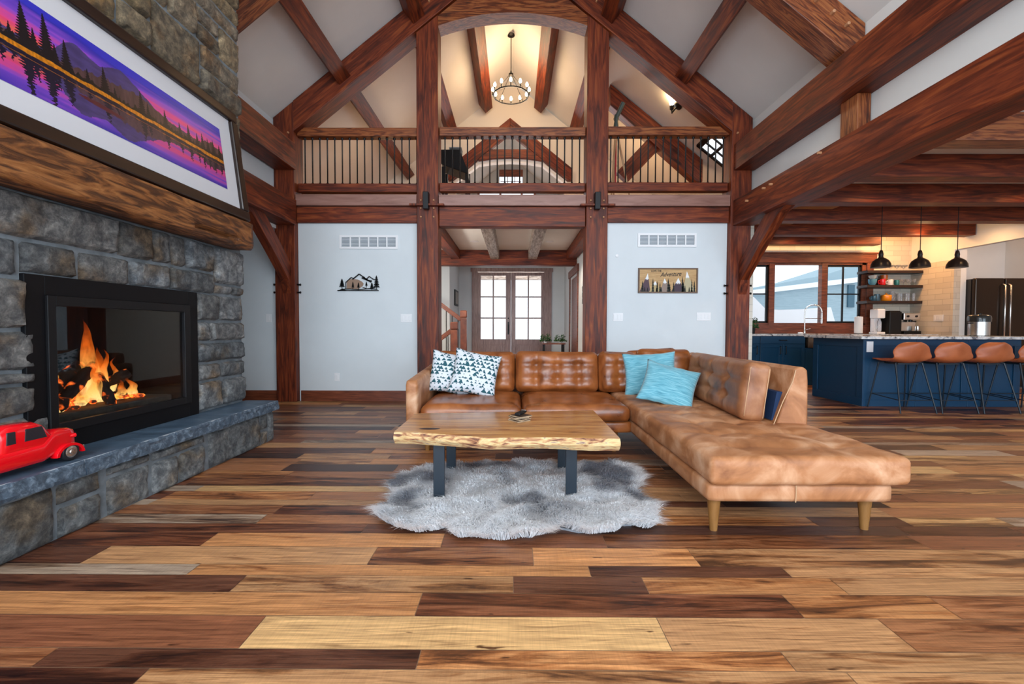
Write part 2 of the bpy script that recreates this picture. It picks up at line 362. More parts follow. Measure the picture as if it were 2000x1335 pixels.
# rear wall behind the camera with its windows, and the wall right of it
rw = MB(); rw.box((-3.4, -3.12, 0), (-3.0, -3.0, 2.6)).box((-.5, -3.12, 0), (.5, -3, 2.6)).box((3.0, -3.12, 0), (4.2, -3, 2.6)).box((8.8, -3.12, 0), (9.7, -3, 2.89))
rw.box((-3.4, -3.12, 2.6), (9.7, -3, 2.89)).box((-3, -3.12, 0), (-.5, -3, .2)).box((.5, -3.12, 0), (3, -3, .2)).box((4.2, -3.12, 0), (8.8, -3, .2))
rw.prism([(-3.4, 4.4), (3.4, 4.4), (3.4, 4.0), (3.3, 4.02), (XC, RT), (-3.3, 4.02)], -3.12, -3.0).box((-3.4, -3.12, 2.89), (-2.4, -3, 4.4)).box((2.4, -3.12, 2.89), (3.4, -3, 4.4))
struct('wall_rear', rw, M_wall)
for nm, a, b, c0, d in (('window_4', -3.0, -.5, .2, 2.6), ('window_5', .5, 3.0, .2, 2.6), ('window_6', 4.2, 8.8, .2, 2.6), ('window_7', -2.4, 2.4, 2.89, 4.4)):
    m = MB(); y0, y1 = -3.0, -2.94
    m.box((a, y0, c0), (a+.08, y1, d)).box((b-.08, y0, c0), (b, y1, d)).box((a, y0, c0), (b, y1, c0+.08)).box((a, y0, d-.08), (b, y1, d))
    n_ = 2 if b-a < 3 else 4
    for q in range(1, n_): xx = a + (b-a)*q/n_; m.box((xx-.04, y0, c0), (xx+.04, y1, d))
    struct(nm, m, M_trim)
# loft floor, back wall with its gabled opening, room beyond
M_loftfloor = mat('loft floor edge', (.45, .22, .09), .5)
struct('floor_loft', MB().box((-4.7, 6.52, 2.82), (4.7, 13.1, 2.93)), M_loftfloor)
AX = -.10; AZ = 5.77; AY = 10.4
def az(x, off=0): return AZ - off - .8*abs(x-AX)
lw = MB()
hw = 1.24
lw.prism([(-4.7, 2.93), (AX-hw, 2.93), (AX-hw, az(AX-hw, .3)), (AX, az(AX, .3)), (AX, RT+.0), (XC-4.66, 2.95)], AY, AY+.1)
lw.prism([(4.6, 2.93), (AX+hw, 2.93), (AX+hw, az(AX+hw, .3)), (AX, az(AX, .3)), (AX, RT+.0), (XC+4.66, 2.95)], AY, AY+.1)
struct('wall_loft', lw, M_loftwall)
lr = MB()
M_grey = mat('grey bedroom paint', (.42, .42, .41), .9)
lr.box((AX-hw-.5, AY+.1, 2.93), (AX-hw-.4, 13, 6)).box((AX+hw+.4, AY+.1, 2.93), (AX+hw+.5, 13, 6))
lr.box((AX-2, 13, 5.42), (AX+2, 13.1, 6.2)).box((AX-2, 13, 2.93), (AX+2, 13.1, 3.4)).box((AX-2, 13, 3.4), (AX-.95, 13.1, 5.42)).box((AX+.7, 13, 3.4), (AX+2, 13.1, 5.42))
lr.box((AX-.95, 13, 5.02), (AX-.33, 13.1, 5.42)).box((AX+.33, 13, 5.02), (AX+.7, 13.1, 5.42))
struct('wall_dormer', lr, M_grey)
struct('ceiling_dormer', MB().prism([(AX, 5.9), (AX+1.7, 4.6), (AX+1.7, 4.7), (AX, 6.0), (AX-1.7, 4.7), (AX-1.7, 4.6)], AY+.1, 13.1), M_grey)
m = MB()
for xx in (AX-.95, AX-.33, AX+.28, AX+.65): m.box((xx, 12.97, 3.4), (xx+.06, 13.0, 5.02))
m.box((AX-.33, 12.97, 5.36), (AX+.34, 13.0, 5.56)).box((AX-.95, 12.97, 5.0), (AX+.71, 13, 5.05)).box((AX-.3, 12.97, 5.22), (AX+.3, 13, 5.235)).box((AX-.1, 12.97, 5.0), (AX-.08, 13, 5.4)).box((AX+.1, 12.97, 5.0), (AX+.12, 13, 5.4))
struct('window_2', m, M_trim)

# ------------------------------------------------------------------ timber frame
def prism_pegs(parent, pts, r=.013, L=.02):
    for p in pts:
        m = MB().lathe([(r, 0), (r, -L), (r*.6, -L-.006), (0, -L-.007)], p, 10, 'Y'); m.build('peg', M_peg, parent, smooth=40)
Y0, Y1 = 6.35, 6.63
def post_label(n): return n
for side, nm in ((-1, 'left'), (1, 'right')):
    lab = {'left': 'tall outer timber post standing between the white panel and the fireplace bay', 'right': 'tall outer timber post standing beside the kitchen'}[nm]
    a, b = XC + side*3.05, XC + side*3.335
    o = timber_poly('timber_post', [(a, 0), (b, 0), (b, roofz(b)-.02), (a, roofz(a)-.02)], Y0, Y1, (0, 1), M_timber); tag(o, lab, 'post', 'posts of the main truss')
    prism_pegs(o, [(XC+side*3.12, Y0, 3.62), (XC+side*3.12, Y0, 3.76), (XC+side*3.27, Y0, 3.62)])
    for zz in (1.55, 1.66):
        for sx in (XC+side*3.05, XC+side*3.335):
            dd = .05 if sx > XC+side*3.1 else -.05
            MB().lathe([(.012, 0), (.012, dd*.8), (.016, dd*.8), (.016, dd), (0, dd)], (sx, Y0+.06, zz), 8, 'X').build('bolt', M_blackiron, o, smooth=40)
    a, b = XC + side*1.035, XC + side*1.335
    lab = {'left': 'inner timber post at the left of the foyer opening', 'right': 'inner timber post at the right of the foyer opening'}[nm]
    o = timber_poly('timber_post', [(a, 0), (b, 0), (b, roofz(b)-.46), (a, roofz(a)-.46)], Y0, Y1, (0, 1), M_timber); tag(o, lab, 'post', 'posts of the main truss')
    cx = XC + side*1.185
    prism_pegs(o, [(cx-.09, Y0, 2.72), (cx+.09, Y0, 2.72), (cx-.09, Y0, 2.60), (cx+.09, Y0, 2.60), (cx-.09, Y0, 2.83), (cx+.09, Y0, 2.83)])
    w = MB().prism([(Y0, 2.70), (Y0-.10, 2.69), (Y0-.12, 2.92), (Y0, 2.93)], cx-.045, cx+.03, 'X'); w.build('tenon', M_black, o, bevel=.006)
    w = MB().box((cx-.24, Y0-.075, 2.745), (cx+.24, Y0, 2.772)); w.build('wedge', M_timber, o, bevel=.004)
    # principal rafters of the main truss
    x0, x1 = XC, XC + side*3.05
    poly = [(x0, RT-.02), (x1, roofz(x1)-.02), (x1, roofz(x1)-.44), (x0, RT-.44)]
    o = timber_poly('rafter', poly, Y0-.01, Y1, (side*1, -.8), M_timber)
    tag(o, 'massive %s rafter of the truss above the loft railing' % nm, 'beam', 'rafters of the main truss')
    prism_pegs(o, [(XC+side*x, Y0-.01, RT-.8*x-.20) for x in (1.15, 1.3, 1.05)])
    # nearer truss
    x1 = XC + side*3.36; poly = [(x0, RT-.02), (x1, roofz(x1)-.02), (x1, 3.61), (XC+side*(RT-.44-3.61)/.8, 3.61), (x0, RT-.44)]
    o = timber_poly('rafter', poly, 4.38, 4.64, (side*1, -.8), M_timber_o)
    tag(o, {'left': 'near rafter crossing the top of the picture beside the chimney', 'right': 'near rafter with a row of pegs resting on the right wall plate'}[nm], 'beam', 'rafters of the near truss')
    prism_pegs(o, [(XC+side*x, 4.38, RT-.8*x-.20) for x in (2.55, 2.72, 2.88, 3.03, 3.17)], .016, .045)
    # wall plates along the room
    xm = side*3.195 + XC*0
    nlab = {'left': 'beside the chimney', 'right': 'on the kitchen side'}[nm]
    ys = 2.0 if side > 0 else 4.2
    o = timber('wall_plate', (xm, ys if side < 0 else .6, 3.43), (xm, Y0, 3.43), .29, .36, M_timber); tag(o, 'upper long horizontal timber %s' % nlab, 'beam')
    if side > 0: pass
    o = timber('wall_plate', (xm, ys if side < 0 else .6, 2.66), (xm, Y0, 2.66), .29, .35, M_timber); tag(o, 'lower long horizontal timber %s' % nlab, 'beam')
    if side > 0:
        for (yy, zz) in ((5.95, 2.72), (5.4, 2.76), (5.55, 2.76), (4.55, 2.80)):
            MB().lathe([(.014, 0), (.014, -.035), (0, -.04)], (3.05, yy, zz), 8, 'X').build('peg', M_peg, o, smooth=40)
    sp_ = timber('stub_post', (side*3.26, 4.39, 2.835), (side*3.26, 4.39, 3.25), .22, .13, M_timber_o, up=(1, 0, 0))
    tag(sp_, 'short timber block between the two long timbers %s' % nlab, 'post') if side > 0 else bpy.data.objects.remove(sp_)
    # purlins: squared with the roof slope
    for (px, ya, yb, lab) in ((2.48, 4.64, Y0-.01, 'lower purlin in the great room ceiling'), (1.45, 4.64, Y0-.01, 'upper purlin in the great room ceiling'),
                              (2.48, Y1, 10.35, 'lower purlin in the loft ceiling'), (1.45, Y1, 10.0, 'upper purlin in the loft ceiling'), (.70, Y1, 10.2, 'purlin beside the chandelier')):
        if side > 0 and px == 2.48 and ya == Y1: continue
        x = XC + side*px; nrm = Vector((side*.8, 0, 1)).normalized(); c0 = Vector((x, ya, roofz(x))) - nrm*.135; c1 = Vector((x, yb, roofz(x))) - nrm*.135
        o = timber('roof_purlin', c0, c1, .2, .25, M_timber, up=nrm); tag(o, '%s, %s slope' % (lab, nm), 'beam')
    # curved braces from outer post to lower plate
    pts = []; n = 14
    P0, P1, P2 = Vector((side*3.2, Y0, 1.66)), Vector((side*3.2, 5.85, 2.12)), Vector((side*3.2, 5.35, 2.485))
    def bez(t): return P0*(1-t)**2 + P1*2*t*(1-t) + P2*t*t
    vs = []
    for q in range(n+1):
        t = q/n; p = bez(t); d = (bez(min(t+.01, 1)) - bez(max(t-.01, 0))).normalized(); nn = Vector((0, d.z, -d.y))
        wd = .22
        a_, b_ = p, p + nn*wd
        if q == 0: a_, b_ = Vector((p.x, Y0, 1.53)), Vector((p.x, Y0, 1.86))
        if q == n: a_, b_ = Vector((p.x, 5.28, 2.485)), Vector((p.x, 5.62, 2.485))
        for s_ in (-.06, .06): vs += [(a_.x+s_, a_.y, a_.z), (b_.x+s_, b_.y, min(b_.z, 2.485))]
    fs = []
    for q in range(n):
        i = q*4
        fs += [(i, i+4, i+5, i+1), (i+2, i+3, i+7, i+6), (i, i+2, i+6, i+4), (i+1, i+5, i+7, i+3)]
    fs += [(0, 1, 3, 2), (n*4, n*4+2, n*4+3, n*4+1)]
    o = frame_local('curved_brace', vs, fs, P0, (0, -.75, .66), (0, .66, .75), M_timber, .005, None)
    tag(o, {'left': 'curved timber brace beside the mantel end', 'right': 'curved timber brace in front of the kitchen window'}[nm], 'brace', 'curved braces under the long timbers')
# arched collar beam
ax = 1.035; pl = [(XC-ax, 5.235)]
for q in range(1, 20):
    t = -1 + q/10; pl.append((XC + ax*t, 5.235 + .18*(1-t*t)))
pl += [(XC+ax, 5.235), (XC+ax, roofz(XC+ax)-.46), (XC+.7, 5.64), (XC-.7, 5.64), (XC-ax, roofz(XC+ax)-.46)]
o = timber_poly('collar_beam', pl, Y0+.02, Y1-.02, (1, 0), M_timber_o, bevel=0); tag(o, 'arched collar beam spanning the two inner posts high above the loft', 'beam')
M_rim = pmat('daylight-tinted rim board', [(.3, (.22, .10, .075)), (.7, (.36, .19, .15))], (1, 8, 8), ns=2, dist=.8, rough=.4)  # lighter than the timber: reflected daylight is put into the colour
# loft edge: rim boards, girders, railings
for a, b, nm, zb in ((-3.07, -1.37, 'left', 2.53), (-1.06, 1.0, 'middle', 2.48), (1.31, 3.015, 'right', 2.54)):
    o = timber('floor_beam', (a, Y0+.12, (zb+2.755)/2), (b, Y0+.12, (zb+2.755)/2), .16, 2.755-zb, M_timber)
    tag(o, {'left': 'horizontal timber above the left white wall panel', 'middle': 'horizontal timber heading the foyer opening', 'right': 'horizontal timber above the right white wall panel'}[nm], 'beam', 'beams under the loft edge')
    o = timber('rim_board', (a, Y0+.1, 2.84), (b, Y0+.1, 2.84), .19, .155, M_rim); tag(o, 'smooth rim board at the loft floor edge, %s bay' % nm, 'beam', 'rim boards of the loft')
    dz = {'left': 0, 'middle': .01, 'right': .02}[nm]
    t = thing('loft_railing', {'left': 'loft railing with black balusters, left bay next to the chimney', 'middle': 'loft railing with black balusters over the foyer', 'right': 'loft railing with black balusters, right bay next to the kitchen'}[nm], 'railing', ((a+b)/2, Y0+.15, 2.93), 'loft railings')
    timber('top_rail', (a, Y0+.15, 3.81+dz), (b, Y0+.15, 3.81+dz), .14, .12, M_timber_o, t)
    timber('bottom_rail', (a, Y0+.15, 3.035+dz), (b, Y0+.15, 3.035+dz), .12, .12, M_timber, t)
    n = {'left': 16, 'middle': 19, 'right': 16}[nm]
    xs0 = {'left': -2.99, 'middle': -.99, 'right': 1.37}[nm]
    pb = None
    for q in range(n):
        x = xs0 + q*.1065
        if pb is None:
            pb = MB().lathe([(.018, 3.095+dz), (.018, 3.11+dz), (.0095, 3.125+dz), (.0095, 3.72+dz), (.018, 3.73+dz), (.018, 3.75+dz)], (x, Y0+.15, 0), 10).build('baluster', M_blackiron, t, smooth=40); xq = x
        else:
            c = pb.copy(); COL.objects.link(c); c.location = (x-xq, 0, 0)
# loft truss on the right and its brace
o = timber_poly('rafter', [(1.66, roofz(1.66)-.02), (3.28, roofz(3.28)-.02), (3.28, roofz(3.28)-.4), (3.18, roofz(3.28)-.4), (1.66, roofz(1.66)-.38)], 7.95, 8.15, (1, -.8), M_timber); tag(o, 'dark rafter seen behind the right railing bay of the loft', 'beam')
o = timber('loft_brace', (2.62, 8.1, 4.48), (1.9, 8.1, 3.72), .16, .26, M_timber, up=(-1, 0, 1)); tag(o, 'short diagonal timber behind the right railing bay', 'beam')
# A-frame round the dormer opening
for side, nm in ((-1, 'left'), (1, 'right')):
    xe = AX + side*1.4
    o = timber_poly('gable_rafter', [(AX, AZ), (xe, az(xe)), (xe, az(xe)-.26), (xe-side*.1, az(xe)-.26), (AX, AZ-.34)], AY-.14, AY-.005, (side, -.8), M_timber); tag(o, '%s leg of the small timber gable behind the middle railing' % nm, 'beam', 'gable legs at the back of the loft')
pl = [(AX-.72, 4.83), (AX-.4, 4.88), (AX, 4.90), (AX+.4, 4.88), (AX+.72, 4.83), (AX+.62, 5.08), (AX-.62, 5.08)]
tag(timber_poly('gable_collar', pl, AY-.12, AY-.02, (1, 0), M_timber), 'short collar of the small timber gable behind the middle railing', 'beam')
m = MB()
for side in (-1, 1):
    m.prism([(AX+side*.72, 4.76), (AX+side*.72, 4.83), (AX+side*1.3, az(AX+1.3)-.34), (AX+side*1.3, az(AX+1.3)-.42)], AY-.02, AY+.12)
m.prism([(AX-.72, 4.76), (AX-.4, 4.81), (AX, 4.83), (AX+.4, 4.81), (AX+.72, 4.76), (AX+.72, 4.83), (AX+.4, 4.88), (AX, 4.90), (AX-.4, 4.88), (AX-.72, 4.83)], AY-.02, AY+.12)
struct('trim_1', m, M_ceil)
# kitchen joists (they run across, into the long timber)
for i, (yy, xe) in enumerate(((3.98, 7.84), (4.9, 7.84), (5.87, 7.84), (6.84, 7.84), (7.84, 7.84), (8.72, 6.95 if False else 6.96))):
    lab = ['nearest ceiling joist of the kitchen at the top right', 'second kitchen ceiling joist counted from the viewer, lit orange', 'third kitchen ceiling joist counted from the viewer', 'fourth kitchen ceiling joist counted from the viewer, right behind the pendant cords',
           'kitchen ceiling joist that ends at the soffit wall above the shelves', 'shortest kitchen ceiling joist, right above the sink window'][i]
    o = timber('ceiling_joist', (3.47, yy, 2.77), (xe, yy, 2.77), .2, .235, M_timber_o if i in (0,) else M_timber); tag(o, lab, 'beam', 'kitchen ceiling joists')
# foyer beams
for i, (x, lab) in enumerate(((-1.28, 'foyer ceiling beam along the left wall'), (-.42, 'grey foyer ceiling beam left of centre'), (.40, 'grey foyer ceiling beam right of centre'), (1.24, 'foyer ceiling beam along the right wall'))):
    o = timber('foyer_beam', (x, 6.66, 2.655), (x, 9.9, 2.655), .19, .2, M_greybeam if i in (1, 2) else M_timber); tag(o, lab, 'beam', 'ceiling beams of the foyer')
o = timber('cross_beam', (-2.58, 10.0, 2.59), (FX1, 10.0, 2.59), .2, .33, M_timber); tag(o, 'dark cross beam in front of the entrance doors', 'beam')
o.matrix_world = o.matrix_world
# ------------------------------------------------------------------ fireplace
M_stone = pmat('rough stone', [(.30, (.045, .047, .052)), (.45, (.13, .13, .128)), (.57, (.29, .285, .265)), (.70, (.62, .60, .55))], (1, 1, 1), ns=13, detail=12, dist=.25, rough=.82,
               bump=1.0, bdist=.024, attr='Col', nrough=.78, rnd=False, blot=((1, 1, 1), 4.2, .52, .66, (.92, .66, .44)))
M_mortar = pmat('mortar', [(.3, (.10, .115, .125)), (.7, (.20, .225, .245))], ns=12, rough=.9, bump=.3)
M_slate = pmat('slate', [(.3, (.040, .068, .105)), (.6, (.075, .12, .175)), (.8, (.16, .22, .28))], ns=7, detail=9, rough=.38, bump=.5, bdist=.006, rnd=False)  # blue of the sky reflected on the slab is mixed into the colour
M_slate2 = pmat('rough slate edge', [(.35, (.04, .06, .085)), (.5, (.075, .11, .155)), (.64, (.22, .29, .36))], ns=26, detail=10, dist=.4, rough=.7, bump=1, bdist=.01, rnd=False, nrough=.75)
srn = random.Random(5)
def stones(rects, place, depth=.05, gap=.0045, res=.022, name='stone', seed=0, tint=None, rag=.009):
    """rects: (u0,u1,v0,v1). place(u, v, h) -> world. Rock-faced blocks with ragged outlines."""
    vs, fs, cs = [], [], []
    for (u0, u1, v0, v1) in rects:
        nu = max(5, int((u1-u0)/res)); nv = max(5, int((v1-v0)/res)); b = len(vs)
        t = srn.uniform(.62, 1.2); w = srn.uniform(-.06, .10); tn = (t*(1+w), t, t*(1-w))
        if tint: tn = tint(t, (u0+u1)/2, (v0+v1)/2, srn)
        h0 = srn.uniform(.5, 1.0)*depth; tu = srn.uniform(-.3, .3); tv = srn.uniform(-.3, .3)
        for j in range(nv+1):
            for i in range(nu+1):
                u = u0+gap + (u1-u0-2*gap)*i/nu; v = v0+gap + (v1-v0-2*gap)*j/nv
                e = min(i, nu-i, j, nv-j)
                N = noise.noise_vector(Vector((u*7, v*7, seed+3.1)))
                if e == 0: u += N.x*rag; v += N.y*rag
                h = h0*(1+tu*(i/nu-.5)+tv*(j/nv-.5)) + noise.fractal(Vector((u*5, v*5, seed)), 1, 2, 6)*.016 + noise.fractal(Vector((u*24, v*24, seed)), 1, 2, 3)*.006
                h *= (0, .90, 1)[e] if e < 2 else 1
                if e == 0: h = -.012
                vs.append(place(u, v, h)); cs.append((*tn, 1))
        for j in range(nv):
            for i in range(nu): a = b+j*(nu+1)+i; fs.append((a, a+1, a+nu+2, a+nu+1))
    return vs, fs, cs
def stone_obj(name, rects, place, back, parent, **k):
    vs, fs, cs = stones(rects, place, **k); m = MB(); m.add(vs, fs, 0); nst = len(vs)
    for lo, hi in back: m.box(lo, hi, 1)
    o0 = wloc(parent) if parent else Vector((0, 0, 0))
    me = bpy.data.meshes.new(name); me.from_pydata([(x-o0.x, y-o0.y, z-o0.z) for x, y, z in m.v], [], m.f)
    me.materials.append(M_stone); me.materials.append(M_mortar); me.polygons.foreach_set('material_index', m.m)
    ca = me.color_attributes.new('Col', 'FLOAT_COLOR', 'POINT'); ca.data.foreach_set('color', np.array(cs + [(1, 1, 1, 1)]*(len(m.v)-nst), 'f').ravel())
    bm = bmesh.new(); bm.from_mesh(me); bmesh.ops.recalc_face_normals(bm, faces=bm.faces); bm.to_mesh(me); bm.free()
    me.shade_smooth(); me.set_sharp_from_angle(angle=R_(60))
    o = bpy.data.objects.new(name, me); COL.objects.link(o)
    if parent: o.parent = parent
    return o
CX_ = -2.53
R = []
# courses next to the firebox, from the photograph
R += [(1.2, 2.86, 1.5, 1.74), (2.86, 3.14, 1.5, 1.74), (3.14, 3.31, 1.5, 1.74), (3.31, 3.46, 1.5, 1.74), (3.46, 3.78, 1.5, 1.74), (3.78, 4.18, 1.42, 1.74)]
R += [(1.2, 1.75, 1.3, 1.5), (1.75, 2.29, 1.3, 1.5), (2.29, 2.60, 1.32, 1.5), (2.60, 2.95, 1.31, 1.5), (2.95, 3.29, 1.32, 1.5), (3.29, 3.78, 1.32, 1.5), (3.78, 4.02, 1.33, 1.42), (4.02, 4.18, 1.33, 1.42)]
for (z0, z1, ys) in ((1.10, 1.33, (3.56, 3.83, 4.18)), (.93, 1.10, (3.56, 3.72, 4.18)), (.76, .93, (3.56, 4.18)), (.61, .76, (3.56, 3.84, 4.18)), (.37, .61, (3.56, 3.86, 4.18))):
    R += [(a, b, z0, z1) for a, b in zip(ys, ys[1:])]
for (z0, z1, ys) in ((1.035, 1.3, (1.2, 1.8, 2.32)), (.82, 1.035, (1.2, 1.9, 2.36)), (.755, .82, (1.2, 2.0, 2.35)), (.59, .755, (1.2, 1.7, 2.35)), (.37, .59, (1.2, 1.95, 2.42))):
    R += [(a, b, z0, z1) for a, b in zip(ys, ys[1:])]
z = 1.74; r2 = random.Random(21)
while z < 4.62:
    h = r2.choice([.22, .28, .32, .38]); h = min(h, 4.625-z); y = 1.2 + r2.uniform(0, .2); cut = []
    ylo = 1.2
    while y < 4.0:
        w = r2.uniform(.2, .62); cut.append(y); y += w
    cut = [1.2] + [c for c in cut if c > 1.3 and c < 4.05] + [4.18]
    for a, b in zip(cut, cut[1:]):
        if h > .25 and r2.random() < .35: R += [(a, b, z, z+h*.5), (a, b, z+h*.5, z+h)]
        else: R.append((a, b, z, z+h))
    z += h
def ctint(t, u, v, r):
    if v > 1.9: w = r.uniform(.10, .28); t *= .88; return (t*(1+w), t*(.90+w*.1), t*(1-w*1.3)*.80)  # warm light on the upper stones is put into their tint
    w = r.uniform(-.05, .08); return (t*(1+w)*.92, t*.95, t*(1-w))
t = thing('stone_chimney', 'floor-to-ceiling chimney breast of rough grey and brown stone blocks', 'chimney', (-2.8, 2.7, 0))
stone_obj('stonework', R, lambda u, v, h: (CX_+h, u, v), [((-3.36, 1.2, 0), (CX_, 2.30, 3.96)), ((-3.36, 3.56, 0), (CX_, 4.17, 3.96)), ((-3.36, 2.30, 1.32), (CX_, 3.56, 3.96)), ((-3.36, 2.30, 0), (CX_, 3.56, .36)), ((-2.75, 1.2, 3.96), (CX_, 4.17, 4.4))],
          t, tint=ctint, depth=.045)
# insert
fp = thing('fireplace_insert', 'black gas fireplace insert with a wide glass front and burning logs', 'fireplace', (-2.7, 2.95, .37))
def ring(x0, x1, o_, i_):
    (oy0, oz0, oy1, oz1), (iy0, iz0, iy1, iz1) = o_, i_
    return MB().box((x0, oy0, oz0), (x1, iy0, oz1)).box((x0, iy1, oz0), (x1, oy1, oz1)).box((x0, iy0, oz0), (x1, iy1, iz0)).box((x0, iy0, iz1), (x1, iy1, oz1))
M_fbblack = mat('firebox black', (.006, .006, .008), .55)
ring(-2.56, -2.505, (2.30, .365, 3.56, 1.325), (2.40, .47, 3.46, 1.22)).build('surround', mat('matte black steel', (.004, .004, .005), .5, spec=.25), fp, bevel=.003)
ring(-2.525, -2.49, (2.40, .47, 3.46, 1.22), (2.445, .52, 3.40, 1.165)).build('door_frame', M_black, fp, bevel=.003)
MB().box((-3.2, 2.36, .37), (-3.18, 3.54, 1.3)).box((-3.2, 2.36, .37), (-2.56, 2.38, 1.3)).box((-3.2, 3.50, .37), (-2.56, 3.52, 1.3)).box((-3.2, 2.36, 1.28), (-2.56, 3.54, 1.3)).box((-3.2, 2.36, .37), (-2.56, 3.54, .39)).build('firebox', M_fbblack, fp)
M_dglass = mat('smoked glass', (.72, .8, .84), .0, trans=1, ior=1.3)
box('glass', (-2.515, 2.44, .515), (-2.51, 3.405, 1.17), M_dglass, fp)
M_bed = pmat('fire bed ledge', [(.3, (.03, .025, .02)), (.7, (.09, .075, .06))], ns=20, rough=.9, bump=.3)
box('burner_tray', (-3.0, 2.45, .39), (-2.60, 3.40, .545), M_bed, fp, bevel=.01)
kk = NT('embers'); co = coords(kk, 'Object', (1, 1, 1), False); nz = kk.n('ShaderNodeTexNoise'); nz.inputs['Scale'].default_value = 22; nz.inputs['Detail'].default_value = 6; kk.l(co, nz.inputs[0])
cc = ramp(kk, [(.40, (.02, .005, .002)), (.5, (.9, .08, .01)), (.6, (1, .35, .04)), (.72, (1, .8, .25))], nz.outputs[0])
kk.b.inputs['Base Color'].default_value = (.02, .01, .008, 1); kk.l(cc, kk.b.inputs['Emission Color']); kk.b.inputs['Emission Strength'].default_value = 2.2
M_ember = kk.m
em = MB(); er = random.Random(3)
for q in range(170):
    y = er.uniform(2.55, 3.25); x = er.uniform(-2.93, -2.66); s_ = er.uniform(.012, .03); zz = .55 + .03*math.exp(-((y-2.95)/.25)**2)
    em.lathe([(s_*.5, -s_*.5), (s_, 0), (s_*.6, s_*.5), (0, s_*.6)], (x, y, zz), 6)
em.build('ember_bed', M_ember, fp)['kind'] = 'stuff'
kk = NT('charred log'); co = coords(kk, 'Object', (1, 1, 1), False); nz = kk.n('ShaderNodeTexNoise'); nz.inputs['Scale'].default_value = 14; nz.inputs['Detail'].default_value = 8; kk.l(co, nz.inputs[0])
cc = ramp(kk, [(.56, (0, 0, 0)), (.64, (.8, .1, .01)), (.74, (1, .5, .08))], nz.outputs[0]); kk.b.inputs['Base Color'].default_value = (.018, .010, .008, 1); kk.b.inputs['Roughness'].default_value = .9
kk.l(cc, kk.b.inputs['Emission Color']); kk.b.inputs['Emission Strength'].default_value = 1.6; bp = kk.n('ShaderNodeBump'); bp.inputs['Strength'].default_value = .8; kk.l(nz.outputs[0], bp.inputs['Height']); kk.l(bp.outputs[0], kk.b.inputs['Normal'])
M_log = kk.m
def log(p0, p1, r, seed):
    p0, p1 = Vector(p0), Vector(p1); n = 12; pts = [p0.lerp(p1, q/n) + noise.noise_vector(Vector((q*.4, seed, 0)))*.012 for q in range(n+1)]
    rs = [r*(.85+.25*noise.noise(Vector((q*.6, seed*3.3, 1)))) for q in range(n+1)]; rs[0] *= .75; rs[-1] *= .75
    MB().tube(pts, rs, 12).build('log', M_log, fp, smooth=60)
log((-2.72, 2.50, .58), (-2.84, 2.92, .80), .05, 1); log((-2.67, 2.60, .57), (-2.78, 2.96, .80), .042, 2); log((-2.64, 2.93, .54), (-2.74, 2.94, .74), .038, 3)
log((-2.9, 3.02, .6), (-2.75, 3.2, .73), .045, 4); log((-2.72, 3.1, .57), (-2.9, 3.3, .64), .035, 5); log((-2.92, 2.5, .6), (-2.92, 3.3, .63), .05, 6)
kk = NT('flame'); t_ = kk.n('ShaderNodeAttribute', attribute_name='Col')
em_ = kk.n('ShaderNodeEmission'); em_.inputs[1].default_value = 1.9; tr = kk.n('ShaderNodeBsdfTransparent'); mx = kk.n('ShaderNodeMixShader')
co = coords(kk, 'Object', (1, 1, .35), False); nz = kk.n('ShaderNodeTexNoise'); nz.inputs['Scale'].default_value = 30; nz.inputs['Detail'].default_value = 3; kk.l(co, nz.inputs[0])
cc = ramp(kk, [(0, (1, .62, .22)), (.3, (1, .42, .08)), (.65, (.9, .14, .01)), (1, (.35, .02, .0))], t_.outputs[0]); kk.l(cc, em_.inputs[0])
mm = kk.n('ShaderNodeMath', operation='MULTIPLY_ADD'); mm.inputs[1].default_value = -.85; mm.inputs[2].default_value = 1.0; kk.l(t_.outputs[0], mm.inputs[0])
m2 = kk.n('ShaderNodeMath', operation='MULTIPLY'); kk.l(mm.outputs[0], m2.inputs[0])
m3 = kk.n('ShaderNodeMapRange'); m3.inputs[1].default_value = .35; m3.inputs[2].default_value = .6; m3.inputs[3].default_value = .25; kk.l(nz.outputs[0], m3.inputs[0]); kk.l(m3.outputs[0], m2.inputs[1])
lw_ = kk.n('ShaderNodeLayerWeight'); lw_.inputs[0].default_value = .35; m4 = kk.n('ShaderNodeMath', operation='SUBTRACT'); m4.inputs[0].default_value = 1.05; kk.l(lw_.outputs['Facing'], m4.inputs[1])
m5 = kk.n('ShaderNodeMath', operation='MULTIPLY'); m5.use_clamp = True; kk.l(m2.outputs[0], m5.inputs[0]); kk.l(m4.outputs[0], m5.inputs[1])
kk.l(m5.outputs[0], mx.inputs[0]); kk.l(tr.outputs[0], mx.inputs[1]); kk.l(em_.outputs[0], mx.inputs[2]); kk.l(mx.outputs[0], kk.out.inputs[0]); M_flame = kk.m
